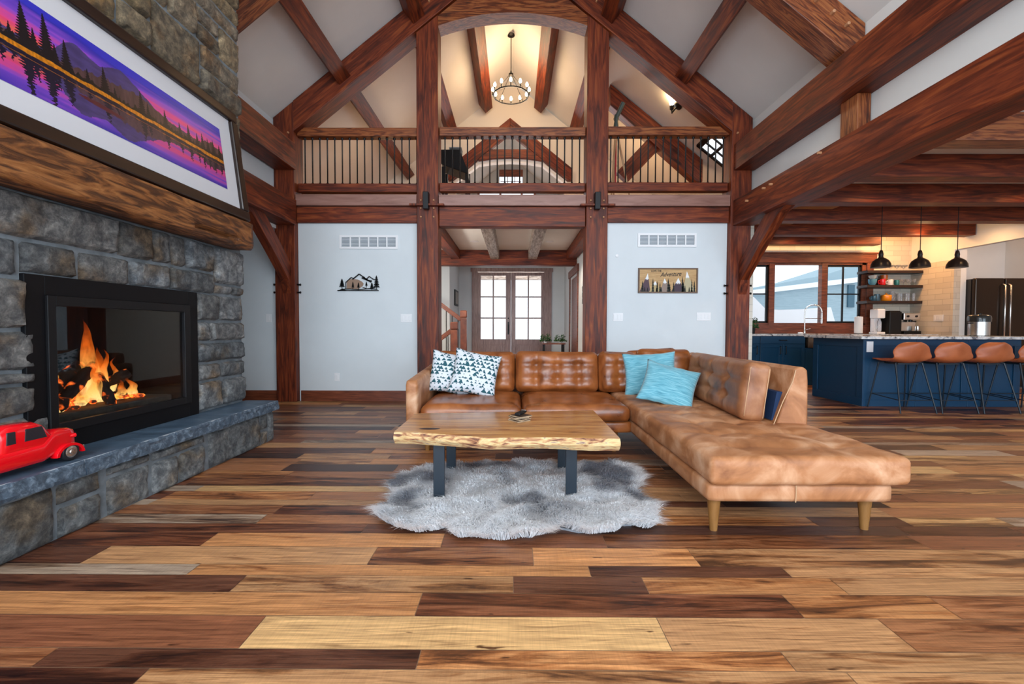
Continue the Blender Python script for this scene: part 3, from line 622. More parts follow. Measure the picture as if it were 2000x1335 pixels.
def flame(c, h, r, seed, lean=0):
    n, ns = 14, 14; vs, fs, cs = [], [], []
    for i in range(n+1):
        t = i/n; rad = r*min(1, .6+2.4*t)*(1-t)**.85 if i < n else 0
        dx = noise.noise(Vector((seed, t*2.5, 0)))*.05*t; dy = noise.noise(Vector((seed+9, t*3, 0)))*.09*t + lean*t
        for j in range(ns):
            a = 2*PI*j/ns; f_ = 1 + .22*noise.noise(Vector((math.cos(a)*1.4+seed, math.sin(a)*1.4, t*3)))
            vs.append((c[0]+dx+rad*.7*f_*math.cos(a), c[1]+dy+rad*f_*math.sin(a), c[2]+h*t)); cs.append((t, t, t, 1))
    fs = [(i*ns+j, i*ns+(j+1) % ns, (i+1)*ns+(j+1) % ns, (i+1)*ns+j) for i in range(n) for j in range(ns)]
    ob = MB(); ob.add(vs, fs); o = ob.build('flame', M_flame, fp, smooth=180)
    ca = o.data.color_attributes.new('Col', 'FLOAT_COLOR', 'POINT'); ca.data.foreach_set('color', np.array(cs, 'f').ravel())
for c, h, r, l in (((-2.78, 2.94, .60), .50, .085, -.03), ((-2.74, 2.95, .56), .36, .08, .0), ((-2.70, 2.90, .58), .28, .05, -.02), ((-2.8, 3.04, .64), .26, .04, .04), ((-2.82, 3.13, .6), .24, .04, .05), ((-2.72, 3.18, .56), .15, .05, .02), ((-2.80, 2.70, .66), .26, .055, .0),
                  ((-2.70, 2.78, .56), .15, .05, .03), ((-2.68, 2.62, .55), .10, .05, .05), ((-2.72, 2.88, .57), .2, .05, .02), ((-2.70, 3.06, .56), .13, .05, .02)):
    flame(c, h, r, c[1]*13.7+h*5, l)
# hearth
hb = thing('raised_hearth', 'long raised stone hearth with a slate top in front of the chimney', 'hearth', (-2.4, 2.7, 0))
HR = []
HR += [(.9, 1.55, 0, .275), (1.55, 2.185, 0, .275), (2.185, 2.43, .155, .275), (2.185, 2.43, 0, .155), (2.455, 2.77, .215, .275), (2.455, 2.77, 0, .215), (2.77, 3.255, .205, .275), (2.77, 3.0, 0, .205), (3.0, 3.255, 0, .205),
       (3.29, 3.98, 0, .275), (3.98, 4.10, .12, .275), (3.98, 4.10, 0, .12), (4.10, 4.2, 0, .275)]
HR = [(a, b, (-.012 if c == 0 else c), d) for a, b, c, d in HR]
stone_obj('stone_base', HR, lambda u, v, h: (-2.265+h*.8, u, v), [((-2.6, .9, 0), (-2.265, 4.19, .279))], hb, depth=.035, tint=lambda t, u, v, r: (t*.88, t*.93, t*.98), seed=4)
ys = [.7, 1.55, 2.31, 2.93, 3.5, 4.225]
MB().box((-2.53, .7, .281), (-2.228, 4.22, .3625)).build('mortar_bed', mat('pale joint', (.40, .44, .48), .9), hb)
for a, b in zip(ys, ys[1:]):
    n = 60; m = MB(); vs = []; 
    for i in range(n+1):
        y = a+.003 + (b-a-.006)*i/n
        for (dx, z) in ((0, .281), (.004, .30), (.0, .325), (.003, .345), (-.004, .361), (-.012, .364)):
            w = noise.fractal(Vector((y*11, z*40, 1)), 1, 2, 4)*.009 if dx > -.01 else noise.noise(Vector((y*9, 3, 1)))*.004
            vs.append((-2.222+dx+w, y, z))
        vs += [(-2.53, y, .364), (-2.53, y, .281)]
    fs = [(i*8+j, i*8+(j+1) % 8, (i+1)*8+(j+1) % 8, (i+1)*8+j) for i in range(n) for j in range(8)] + [tuple(range(8))[::-1], tuple(n*8+j for j in range(8))]
    m.add(vs, fs); m.m = [1 if (q < n*8 and q % 8 < 4) else 0 for q in range(len(m.f))]; m.build('slate_slab', [M_slate, M_slate2], hb, smooth=25)
# mantel
M_mantel = pmat('hewn mantel timber', [(.28, (.018, .008, .004)), (.45, (.085, .028, .008)), (.57, (.25, .090, .024)), (.75, (.42, .18, .055))], (1.3, 7, 7), ns=2.4, dist=1.6, detail=9, rough=.55, bump=.9, bdist=.015, rnd=False)
mt = thing('mantel_beam', 'thick hewn timber mantel above the fireplace with a notch near its end', 'mantel', (-2.42, 2.7, 1.73))
nL = 90; vs = []; prof = [(-2.50, 1.735), (-2.42, 1.73), (-2.315, 1.728), (-2.30, 1.745), (-2.30, 1.768), (-2.30, 1.774), (-2.30, 1.803), (-2.30, 1.809), (-2.30, 1.86), (-2.30, 1.92), (-2.303, 1.952), (-2.32, 1.966), (-2.42, 1.968), (-2.50, 1.968)]
for i in range(nL+1):
    y = 1.0 + 2.985*i/nL
    for j, (x, z) in enumerate(prof):
        if 0 < j < 13:
            N = noise.fractal(Vector((y*2.2, z*9, x*3)), 1, 2, 5)*.016 + noise.noise(Vector((y*1.3, z*22, 0)))*.008
            if 1 < j < 11: x += N - (.07 if (3.28 < y < 3.78 and j in (5, 6)) else 0)*1.0
            z += noise.noise(Vector((y*3, 3, 7)))*.006
        vs.append((x, y, z))
k_ = len(prof); fs = [(i*k_+j, i*k_+(j+1) % k_, (i+1)*k_+(j+1) % k_, (i+1)*k_+j) for i in range(nL) for j in range(k_)] + [tuple(range(k_))[::-1], tuple(nL*k_+j for j in range(k_))]
frame_local('beam', [Vector(v) for v in vs], fs, (-2.42, 1, 1.85), (0, 1, 0), (0, 0, 1), M_mantel, 0, mt).data.shade_smooth()
# framed panorama leaning on the mantel
FP0 = Vector((-2.36, 0, 1.972)); FP1 = Vector((-2.475, 0, 2.90)); up = (FP1-FP0); H = up.length; up.normalize(); nrm = Vector((up.z, 0, -up.x))
YL, YR = 1.25, 3.985
def pic(y, v, h): p = FP0 + up*v + nrm*h; return (p.x, y, p.z)
pf = thing('framed_panorama', 'long dark-framed panorama of a purple sunset over a mountain lake leaning above the mantel', 'picture', (-2.4, (YL+YR)/2, 1.98))
def pbox(m, y0, y1, v0, v1, h0, h1): m.add([pic(y, v, h) for h in (h0, h1) for (y, v) in ((y0, v0), (y1, v0), (y1, v1), (y0, v1))], [(0,3,2,1),(4,5,6,7),(0,1,5,4),(1,2,6,5),(2,3,7,6),(3,0,4,7)])
fw = .085; m = MB(); pbox(m, YL, YR, 0, fw, 0, .045); pbox(m, YL, YR, H-fw, H, 0, .045); pbox(m, YL, YL+fw, fw, H-fw, 0, .045); pbox(m, YR-fw, YR, fw, H-fw, 0, .045)
M_pframe = pmat('espresso frame', [(.3, (.007, .003, .002)), (.7, (.020, .008, .005))], (8, 1.5, 8), ns=3, rough=.35, coat=.15)
m.build('frame', M_pframe, pf, bevel=.012)
m = MB(); pbox(m, YL+fw-.01, YR-fw+.01, fw-.01, H-fw+.01, .002, .012); m.build('mat_board', mat('mat board', (.60, .60, .63), .8), pf)
# print: painted as vertex colours
PY0, PY1 = YL+fw+.15, YR-fw-.145; PV0, PV1 = fw+.135, H-fw-.135
nu, nv = 900, 190
U, Vv = np.meshgrid(np.linspace(0, 1, nu), np.linspace(0, 1, nv)); X = U*(PY1-PY0)/(PV1-PV0)  # X in print heights
def hsh(n): return (np.sin(n*127.1)*43758.5453) % 1.0
def n1(x, s):
    i = np.floor(x); f = x-i; f = f*f*(3-2*f); return hsh(i+s)*(1-f)+hsh(i+1+s)*f
def fb(x, s): return n1(x, s)*.55+n1(x*2.1, s+7)*.28+n1(x*4.3, s+13)*.17
def n2(x, y, s):
    ix, iy = np.floor(x), np.floor(y); fx, fy = x-ix, y-iy; fx = fx*fx*(3-2*fx); fy = fy*fy*(3-2*fy)
    h = lambda a, b: hsh(a*1.7+b*57.3+s)
    return (h(ix,iy)*(1-fx)+h(ix+1,iy)*fx)*(1-fy)+(h(ix,iy+1)*(1-fx)+h(ix+1,iy+1)*fx)*fy
hz = .44
def C(r, g_, b): return np.array(srgb(r, g_, b))
def skycol(x, v):   # v height above the horizon 0..1
    s_ = n2(x*1.1, v*9, 3)*.6+n2(x*2.3, v*18, 9)*.4
    t = np.clip(v*1.0 + (s_-.5)*.55, 0, 1)[..., None]
    c = C(250, 120, 70)*np.clip(1-t*3.2, 0, 1) + C(232, 70, 120)*np.clip(1-np.abs(t-.33)*3.6, 0, 1) + C(125, 70, 190)*np.clip(1-np.abs(t-.58)*3.8, 0, 1) + C(50, 50, 190)*np.clip((t-.55)*2.6, 0, 1)
    return c
def mount(x):
    base = .40*np.exp(-((x-2.05)/.20)**2)+.62*np.exp(-(np.abs(x-2.66)/.48)**1.5)+.10+.14*fb(x*3.2, 2)+.06*fb(x*11, 5)
    return base
def scene_(x, v):   # colour above the shore at height v
    c = skycol(x, v)
    mt_ = mount(x)[..., :]; mk = (v < mt_)[..., None]
    mc = C(70, 58, 110)*(.75+.5*n2(x*9, v*22, 4))[..., None]; c = np.where(mk, mc, c)
    hill = .06+.30*np.exp(-((x-2.85)/.62)**2)+.22*np.exp(-((x-4.35)/.30)**2)+.10*fb(x*3, 8)+.09*n1(x*34, 3)
    hk = (v < hill)[..., None]; c = np.where(hk, C(86, 60, 62)*(.55+.6*n2(x*40, v*5, 6))[..., None], c)
    tr_ = .05+.09*n1(x*22, 11)+.13*n1(x*46, 14)**3; c = np.where((v < tr_)[..., None], C(26, 22, 20), c)
    # single spruces
    for (tx, th) in ((1.30, .45), (1.40, .35), (1.54, .88), (1.63, .5), (1.76, .92), (1.84, .45), (1.96, .66), (2.2, .35), (2.42, .62), (2.55, .3), (2.95, .6), (3.05, .4), (3.35, .5), (3.62, .42), (3.8, .5), (3.98, .42), (4.1, .5), (4.22, .45), (4.35, .5), (4.5, .46), (4.6, .5), (.3, .7), (.8, .5), (1.05, .6)):
        wv = (th-v)*.11*(.55+.7*np.abs(np.sin(v*60+tx*9)))+.004
        c = np.where(((np.abs(x-tx) < wv) & (v < th))[..., None], C(16, 15, 22), c)
    return c
above = Vv > hz
v_ = np.where(above, (Vv-hz)/(1-hz), (hz-Vv)/(1-hz)*1.05)
x_ = X + np.where(above, 0, (n2(X*12, Vv*70, 21)-.5)*.05)
img = scene_(x_, v_); img = np.where(above[..., None], img, img*.85+C(20, 20, 90)*.15)
band = np.abs(Vv-hz-.015*(n1(X*7, 2)-.5)); gc = C(205, 125, 20)*(.55+.8*n2(X*60, Vv*30, 31))[..., None]
img = np.where((band < .016+.014*n1(X*9, 4))[..., None], gc, img)
b2 = np.abs(Vv-(hz-.075)); img = np.where((b2 < .008*n1(X*14, 9))[..., None], C(150, 85, 15), img)
cn = (np.abs(Vv-(.27-.02*(X-2.35))) < .026*np.sqrt(np.clip(1-((X-2.35)/.30)**2, 0, 1))); img = np.where(cn[..., None], C(85, 28, 40), img)
img = img*.9
vs = [pic(PY0+(PY1-PY0)*u, PV0+(PV1-PV0)*v, .0135) for v in np.linspace(0, 1, nv) for u in np.linspace(0, 1, nu)]
ii = (np.arange(nv-1)[:, None]*nu+np.arange(nu-1)[None]).ravel()
me = bpy.data.meshes.new('print'); o0 = wloc(pf); me.from_pydata([(p[0]-o0.x, p[1]-o0.y, p[2]-o0.z) for p in vs], [], np.stack([ii, ii+1, ii+nu+1, ii+nu], 1).tolist())
ca = me.color_attributes.new('Col', 'FLOAT_COLOR', 'POINT'); ca.data.foreach_set('color', np.concatenate([img.reshape(-1, 3), np.ones((nu*nv, 1))], 1).astype('f').ravel())
kk = NT('printed photograph'); a = kk.n('ShaderNodeAttribute', attribute_name='Col'); kk.l(a.outputs[0], kk.b.inputs['Base Color']); kk.b.inputs['Roughness'].default_value = .3; me.materials.append(kk.m)
o = bpy.data.objects.new('print', me); COL.objects.link(o); o.parent = pf
# red toy truck on the hearth
M_red = mat('red enamel', (.80, .003, .010), .18, coat=.6); M_tyre = mat('tyre rubber', (.012, .012, .014), .5); M_hub = mat('hub cap', (.62, .55, .5), .25, metal=.9)
tk = thing('toy_truck', 'red vintage toy pickup truck parked on the slate hearth', 'toy truck', (-2.33, 2.14, .366))
BX = -2.335
def trk(prof_c, half, name, mat_, r=.02, parent=tk, z=0):   # lofted body: list of (y, halfwidth, zlow, zhigh)
    vs, fs = [], []; n = 16
    for (y, w, z0, z1) in prof_c:
        for k in range(n):
            a = 2*PI*k/n+PI/n; c, s_ = math.cos(a), math.sin(a); e = .45
            vs.append((BX + w*math.copysign(abs(c)**e, c), y, (z0+z1)/2+(z1-z0)/2*math.copysign(abs(s_)**e, s_)))
    for i in range(len(prof_c)-1):
        for k in range(n): fs.append((i*n+k, i*n+(k+1) % n, (i+1)*n+(k+1) % n, (i+1)*n+k))
    fs += [tuple(range(n))[::-1], tuple((len(prof_c)-1)*n+k for k in range(n))]
    m = MB(); m.add(vs, fs); return m.build(name, mat_, parent, smooth=50)
zb = .392
trk([(1.70, .055, zb+.01, zb+.07), (1.71, .06, zb, zb+.075), (1.93, .062, zb, zb+.092), (2.16, .062, zb, zb+.095), (2.20, .056, zb+.01, zb+.135), (2.23, .050, zb+.015, zb+.145), (2.31, .038, zb+.02, zb+.138), (2.335, .032, zb+.025, zb+.128), (2.345, .024, zb+.03, zb+.112)], 0, 'body', M_red)
trk([(1.975, .040, zb+.06, zb+.15), (1.985, .052, zb+.06, zb+.19), (2.015, .055, zb+.06, zb+.208), (2.13, .055, zb+.06, zb+.206), (2.165, .053, zb+.06, zb+.188), (2.215, .050, zb+.06, zb+.12)], 0, 'cab', M_red)
M_win = mat('toy window', (.03, .025, .03), .1)
for (ya, yb, ya2, yb2) in ((2.075, 2.178, 2.08, 2.155), (2.0, 2.04, 2.003, 2.038)):
    MB().prism([(ya, zb+.122), (yb, zb+.122), (yb2, zb+.18), (ya2, zb+.18)], BX+.045, BX+.0565, 'X').build('side_window', M_win, tk, bevel=.003)
for yy in (1.80, 2.285):
    for sx in (-1, 1):
        m = MB(); n = 18; R1, R2 = .050, .066
        vs = []
        for q in range(n+1):
            a = PI*(.02+.96*q/n)
            for (rr_, xx) in ((R1, .030), (R2-.005, .030), (R2, .052), (R2-.004, .066), (R1, .066)): vs.append((BX+sx*xx, yy+rr_*1.18*math.cos(a), .394+rr_*.98*math.sin(a)))
        fs = [(q*5+j, q*5+(j+1) % 5, (q+1)*5+(j+1) % 5, (q+1)*5+j) for q in range(n) for j in range(5)] + [tuple(range(5)), tuple(n*5+j for j in range(5))]
        m.add(vs, fs); m.build('fender', M_red, tk, smooth=50)
        w = MB().lathe([(.020, sx*-.012), (.041, sx*-.012), (.045, 0), (.045, sx*.014), (.041, sx*.020), (.028, sx*.020)], (BX+sx*.045, yy, .4115), 24, 'X').build('wheel', M_tyre, tk, smooth=40)
        MB().lathe([(.030, 0), (.030, sx*.003), (.024, sx*.006), (.013, sx*.006), (.011, sx*.010), (0, sx*.011)], (BX+sx*.063, yy, .4115), 20, 'X').build('hub_cap', M_hub, w, smooth=40)
MB().tube([(BX-.06, 2.355, .425), (BX, 2.366, .425), (BX+.06, 2.355, .425)], .006, 8).build('bumper', M_hub, tk, smooth=60)
MB().box((BX-.016, 2.335, zb+.03), (BX+.016, 2.351, zb+.115)).build('grille', M_hub, tk, bevel=.003)
for sx in (-1, 1): MB().lathe([(.0, -.02), (.008, -.012), (.011, .004), (0, .006)], (BX+sx*.040, 2.325, zb+.095), 12, 'Y').build('headlight', M_red, tk, smooth=60)
for z_ in (0,): MB().box((BX-.058, 1.71, zb+.075), (BX-.05, 1.93, zb+.10)).box((BX+.05, 1.71, zb+.075), (BX+.058, 1.93, zb+.10)).box((BX-.058, 1.70, zb+.07), (BX+.058, 1.71, zb+.10)).build('truck_bed', M_red, tk, bevel=.003)
# ------------------------------------------------------------------ sofa
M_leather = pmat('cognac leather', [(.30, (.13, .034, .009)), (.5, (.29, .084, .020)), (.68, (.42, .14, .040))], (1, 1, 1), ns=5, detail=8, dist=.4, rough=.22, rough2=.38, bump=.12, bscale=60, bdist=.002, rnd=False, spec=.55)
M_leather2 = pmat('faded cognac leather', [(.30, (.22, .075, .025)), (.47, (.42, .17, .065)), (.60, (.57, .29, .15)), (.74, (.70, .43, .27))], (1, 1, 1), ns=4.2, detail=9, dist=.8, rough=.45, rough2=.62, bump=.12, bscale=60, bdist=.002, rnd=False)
M_seam = mat('pale stitching', (.55, .33, .18), .6)
M_navy = mat('navy lining', (.008, .028, .085), .8)
M_leg = pmat('sofa leg wood', [(.3, (.20, .085, .02)), (.7, (.30, .14, .04))], (20, 20, 3), ns=2, rough=.35)
sf = thing('sectional_sofa', 'large cognac leather sectional sofa with a chaise, behind the coffee table', 'sofa', (.55, 3.7, 0))
def sb(name, x0, x1, y0, y1, z0, z1, mat_, r=.03, res=.04, fn=None, parent=sf, sm=180):
    hx, hy, hz_ = (x1-x0)/2, (y1-y0)/2, (z1-z0)/2; r = min(r, hx, hy, hz_)
    n = (max(6, int(2*hx/res)), max(6, int(2*hy/res)), max(4, int(2*hz_/res)))
    M = Matrix.Translation(((x0+x1)/2, (y0+y1)/2, (z0+z1)/2))
    return soft_box((hx, hy, hz_), r, n, fn, M).build(name, mat_, parent, smooth=sm)
def wrk(p, a=.006, s=6): return noise.noise(Vector((p.x*s, p.y*s, p.z*s)))*a
# base frames
sb('base_frame', -.80, .99, 3.76, 4.82, .17, .27, M_leather, .02)
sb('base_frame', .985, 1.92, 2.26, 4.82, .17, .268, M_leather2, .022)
def seat(p, q):
    if q.z > 0: p.z += .022*(1-q.x**4)*(1-q.y**4)
    p += Vector((wrk(p, .004), 0, wrk(p, .006, 4))); return p
sb('seat_cushion', -.785, .068, 3.71, 4.62, .268, .405, M_leather, .055, .035, seat)
sb('seat_cushion', .072, .975, 3.71, 4.62, .268, .405, M_leather, .055, .035, seat)
def chaise(p, q):
    if q.z > 0:
        w = (1-q.x**6)*(1-q.y**6); p.z += .012*w
        gx = min(abs(q.x-t) for t in (-.5, 0, .5)); gy = min(abs(q.y-t) for t in [-.83+.265*i for i in range(8)])
        p.z -= .010*w*math.exp(-(gx/.045)**2) + .008*w*math.exp(-(gy/.02)**2) + .012*w*math.exp(-(gx/.12)**2-(gy/.05)**2)
    p.z += wrk(p, .007, 5); return p
sb('chaise_cushion', .982, 1.79, 2.225, 4.62, .268, .405, M_leather2, .035, .022, chaise) if False else None
# chaise cushion is wider in front of the back rest
def ch2(p, q):
    p = chaise(p, q)
    if p.y+3.42 > 3.02 and p.x > .30: p.x = .30 + (p.x-.30)*max(0.45, 1-(p.y+3.42-3.02)*6)
    return p
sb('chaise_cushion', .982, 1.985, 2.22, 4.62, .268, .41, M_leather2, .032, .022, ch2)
# seams on the chaise front
MB().tube([(1.425, 2.255, .262), (1.425, 2.254, .22), (1.425, 2.257, .175)], .003, 5).build('seam', M_seam, sf)
# arm and back frame
def arm(p, q): p.z += wrk(p, .004); return p
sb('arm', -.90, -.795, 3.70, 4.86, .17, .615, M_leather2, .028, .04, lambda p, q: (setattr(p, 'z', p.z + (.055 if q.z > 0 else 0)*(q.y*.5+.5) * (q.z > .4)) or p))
sb('back_frame', -.80, 1.97, 4.74, 4.88, .17, .775, M_leather, .035)
# tufted back cushions
def back_fn(nx_, rows_=(0.30, -.36)):
    zs = [-1] + sorted(rows_) + [1]
    def f(p, q):
        w = (1-q.x**8)*(1-q.z**8)
        if q.y < 0:
            cx_ = (q.x+1)/2*nx_; bx = abs(math.sin(PI*cx_))**.45
            i_ = 0 if q.z < zs[1] else (1 if q.z < zs[2] else 2); tz = (q.z-zs[i_])/(zs[i_+1]-zs[i_])
            bz = abs(math.sin(PI*tz))**.5
            if i_ != 1: bz = max(bz, (1-tz if i_ == 0 else tz)*.0 + (bz if .5 > (tz if i_ == 2 else 1-tz) else .8+.2*bz))
            pinch = math.exp(-(min(cx_ % 1, 1-cx_ % 1)/.2)**2-(min(abs(q.z-t) for t in rows_)/.16)**2)*(1 if .3 < cx_ < nx_-.3 else 0)
            p.y -= w*(.016 + .038*bx*(.55+.45*bz)) - w*.030*pinch
        p += Vector((0, wrk(p, .008, 7), wrk(p, .012, 4)*(q.z > .5)))
        return p
    return f
def back_cushion(x0, x1, n, y=4.50, rotz=0):
    hx = (x1-x0)/2; M = Matrix.Translation(((x0+x1)/2, y+.10, .605)) @ Matrix.Rotation(rotz, 4, 'Z') @ Matrix.Rotation(R_(-9), 4, 'X')
    return soft_box((hx, .10, .205), .055, (max(8, int(2*hx/.022)), 8, 20), back_fn(n), M).build('back_cushion', M_leather, sf, smooth=180)
back_cushion(-.785, .01, 4); back_cushion(.016, .85, 4); back_cushion(.855, 1.235, 2); 
# corner cushion lying behind the blue pillows
M = Matrix.Translation((1.52, 4.60, .63)) @ Matrix.Rotation(R_(-9), 4, 'X')
soft_box((.27, .09, .21), .055, (20, 8, 16), back_fn(2), M).build('back_cushion', M_leather, sf, smooth=180)
M = Matrix.Translation((1.43, 4.70, .735)) @ Matrix.Rotation(R_(-4), 4, 'Y')
soft_box((.26, .07, .10), .05, (14, 6, 8), None, M).build('back_cushion', M_leather, sf, smooth=180)
# side back rest of the chaise
m = MB(); n = 18; vs = []
pr_ = [(1.735, .30), (1.98, .30), (1.975, .70), (1.968, .775), (1.945, .795), (1.905, .795), (1.882, .775), (1.865, .70)]
def bst(y, s_=1): return [(x, y, z) for x, z in pr_]
for i in range(n+1): vs += bst(3.02+1.86*i/n)
fs = [(i*8+j, i*8+(j+1) % 8, (i+1)*8+(j+1) % 8, (i+1)*8+j) for i in range(n) for j in range(8)] + [tuple(range(8))[::-1], tuple(n*8+j for j in range(8))]
m.add(vs, fs); m.build('side_back_frame', M_leather2, sf, smooth=35, bevel=.012)
MB().tube([(1.745, 3.014, .41), (1.80, 3.012, .56), (1.865, 3.012, .70), (1.884, 3.013, .775)], .0035, 6).build('seam', M_seam, sf, smooth=90)
def tf(p, q):
    w = (1-q.y**6)*(1-q.z**6)
    if q.x < 0:
        p.x -= .03*(1-q.y**4)*(1-q.z**4); gy = min(abs(q.y-t) for t in (-.5, 0, .5)); gz = min(abs(q.z-t) for t in (-.3, .35))
        p.x += w*(.014*math.exp(-(gy/.025)**2)+.014*math.exp(-(gz/.05)**2)+.038*math.exp(-(gy/.09)**2-(gz/.15)**2))
    p += Vector((wrk(p, .008, 6), wrk(p, .006, 9), 0)); return p
M = Matrix.Translation((1.715, 3.72, .615)) @ Matrix.Rotation(R_(-5), 4, 'Z') @ Matrix.Rotation(R_(7), 4, 'Y')
M_leather3 = pmat('brown worn leather', [(.30, (.13, .042, .015)), (.5, (.30, .115, .045)), (.68, (.45, .21, .10))], (1, 1, 1), ns=4.5, detail=8, dist=.5, rough=.33, rough2=.5, bump=.12, bscale=60, bdist=.002, rnd=False)
tb_ = soft_box((.085, .66, .205), .05, (8, 60, 24), tf, M).build('back_cushion', M_leather3, sf, smooth=180)
for dx in (-.083, .083):
    MB().tube([M @ Vector((dx*.75, -.653, z_)) for z_ in (-.17, -.08, .02, .1, .17)], .003, 6).build('seam', M_seam, sf, smooth=90)
MB().prism([(1.765, .425), (1.80, .425), (1.845, .62), (1.80, .62)], 3.08, 4.3, 'Y').build('navy_lining', M_navy, sf)
# legs
def leg(x, y, h=.172, r0=.034, r1=.019, dx=0): MB().tube([(x+dx, y, 0), (x, y, h)], [r1, r0], 16).build('leg', M_leg, sf, smooth=50)
for x, y in ((1.045, 2.33), (1.845, 2.35), (.86, 3.84), (-.74, 3.84), (-.74, 4.74), (1.86, 4.74), (.5, 4.74)): leg(x, y)
# ------------------------------------------------------------------ throw pillows
def pillow(name, M, w, h, t, mat_, label, group=None, n=30, uvs=1.0, dog=.10):
    vs, fs, uv = [], [], []
    for s_ in (-1, 1):
        for j in range(n+1):
            for i in range(n+1):
                u, v = -1+2*i/n, -1+2*j/n
                k1 = 1-.09*(1-u*u)**1 *abs(v)**1; k2 = 1-.09*(1-v*v)*abs(u)
                x = u*w/2*k2; y_ = v*h/2*k1
                th = t*max(0, (1-abs(u)**2.4))**.62*max(0, (1-abs(v)**2.4))**.62
                th *= 1+.12*noise.noise(Vector((u*2.5, v*2.5, w*9+s_)))
                vs.append(tuple(M @ Vector((x, -s_*th if 0 < i < n and 0 < j < n else 0, y_ + .012*noise.noise(Vector((u*3, v*3, 2)))))))
    N = (n+1)**2
    def id_(s_, i, j):
        if i in (0, n) or j in (0, n): s_ = 0
        return s_*N+j*(n+1)+i
    for s_ in (0, 1):
        for j in range(n):
            for i in range(n):
                f = (id_(s_, i, j), id_(s_, i+1, j), id_(s_, i+1, j+1), id_(s_, i, j+1)); fs.append(f if s_ else f[::-1])
                q = [(i, j), (i+1, j), (i+1, j+1), (i, j+1)]; q = q if s_ else q[::-1]
                uv.append([(a/n*w*uvs, b/n*h*uvs) for a, b in q])
    me = bpy.data.meshes.new(name); c = M.translation.copy(); me.from_pydata([tuple(Vector(v)-c) for v in vs], [], fs)
    ul = me.uv_layers.new(name='UVMap'); ul.data.foreach_set('uv', np.array(uv, 'f').ravel())
    bm = bmesh.new(); bm.from_mesh(me); bmesh.ops.delete(bm, geom=[v for v in bm.verts if not v.link_faces], context='VERTS'); bm.to_mesh(me); bm.free()
    me.materials.append(mat_); me.shade_smooth(); o = bpy.data.objects.new(name, me); COL.objects.link(o); o.location = c
    return tag(o, label, 'pillow', group)
# printed triangles: rows of small dark teal triangles with a random size in every cell
k = NT('triangle print fabric'); t = k.n('ShaderNodeUVMap')
def math_(op, a, b=None, c=None, clamp=False):
    m_ = k.n('ShaderNodeMath', operation=op); m_.use_clamp = clamp
    for i_, v in enumerate((a, b, c)):
        if v is None: continue
        if isinstance(v, (int, float)): m_.inputs[i_].default_value = v
        else: k.l(v, m_.inputs[i_])
    return m_.outputs[0]
sp = k.n('ShaderNodeSeparateXYZ'); k.l(t.outputs[0], sp.inputs[0])
def layer(sx, sy, ox, seed):
    V_ = math_('MULTIPLY', sp.outputs[1], sy); V_ = math_('ADD', V_, ox); rv = math_('FLOOR', V_); fv_ = math_('FRACT', V_)
    U_ = math_('MULTIPLY', sp.outputs[0], sx); U_ = math_('ADD', U_, math_('MULTIPLY', rv, .37)); U_ = math_('ADD', U_, ox*1.7); ru = math_('FLOOR', U_); fu = math_('FRACT', U_)
    cb_ = k.n('ShaderNodeCombineXYZ'); k.l(ru, cb_.inputs[0]); k.l(rv, cb_.inputs[1]); cb_.inputs[2].default_value = seed
    wn = k.n('ShaderNodeTexWhiteNoise'); k.l(cb_.outputs[0], wn.inputs[0])
    hgt = math_('MULTIPLY_ADD', wn.outputs[0], .95, .10)       # triangle height
    d = math_('ABSOLUTE', math_('SUBTRACT', fu, .5)); lim = math_('MULTIPLY', math_('SUBTRACT', hgt, fv_), .62)
    a_ = math_('LESS_THAN', d, lim); b_ = math_('GREATER_THAN', fv_, .10); return math_('MULTIPLY', a_, b_)
L1 = layer(26, 32, 0, 1); L2 = layer(19, 22, .43, 5); bothm = math_('MAXIMUM', L1, math_('MULTIPLY', L2, 1))
mx = k.n('ShaderNodeMix', data_type='RGBA'); mx.inputs[6].default_value = (.66, .69, .73, 1); mx.inputs[7].default_value = (.014, .085, .11, 1); k.l(bothm, mx.inputs[0]); k.l(mx.outputs[2], k.b.inputs['Base Color']); k.b.inputs['Roughness'].default_value = .85
M_tri = k.m
M_blue = pmat('turquoise slub fabric', [(.3, (.07, .27, .36)), (.5, (.15, .43, .53)), (.7, (.30, .60, .68))], (3, 34, 1), kind='UV', ns=3, dist=.5, rough=.85, bump=.5, bdist=.004, rnd=False, sheen=.3)
def PM(x, y, z, rx, ry, rz): return Matrix.Translation((x, y, z)) @ Matrix.Rotation(R_(rz), 4, 'Z') @ Matrix.Rotation(R_(rx), 4, 'X') @ Matrix.Rotation(R_(ry), 4, 'Y')
pillow('throw_pillow', PM(-.60, 4.33, .615, -18, 11, 12), .43, .41, .075, M_tri, 'white pillow with small teal triangles, the one nearer the sofa arm', 'triangle print pillows')
pillow('throw_pillow', PM(-.365, 4.24, .625, -20, 12, 8), .45, .43, .08, M_tri, 'white pillow with small teal triangles, the one overlapping its twin', 'triangle print pillows')
pillow('throw_pillow', PM(1.30, 4.30, .62, -18, -4, -12), .50, .42, .07, M_blue, 'turquoise pillow standing behind the other turquoise one', 'turquoise pillows')
pillow('throw_pillow', PM(1.33, 3.86, .565, -38, 17, -10), .46, .42, .075, M_blue, 'turquoise pillow tipped forward in front of its twin', 'turquoise pillows')
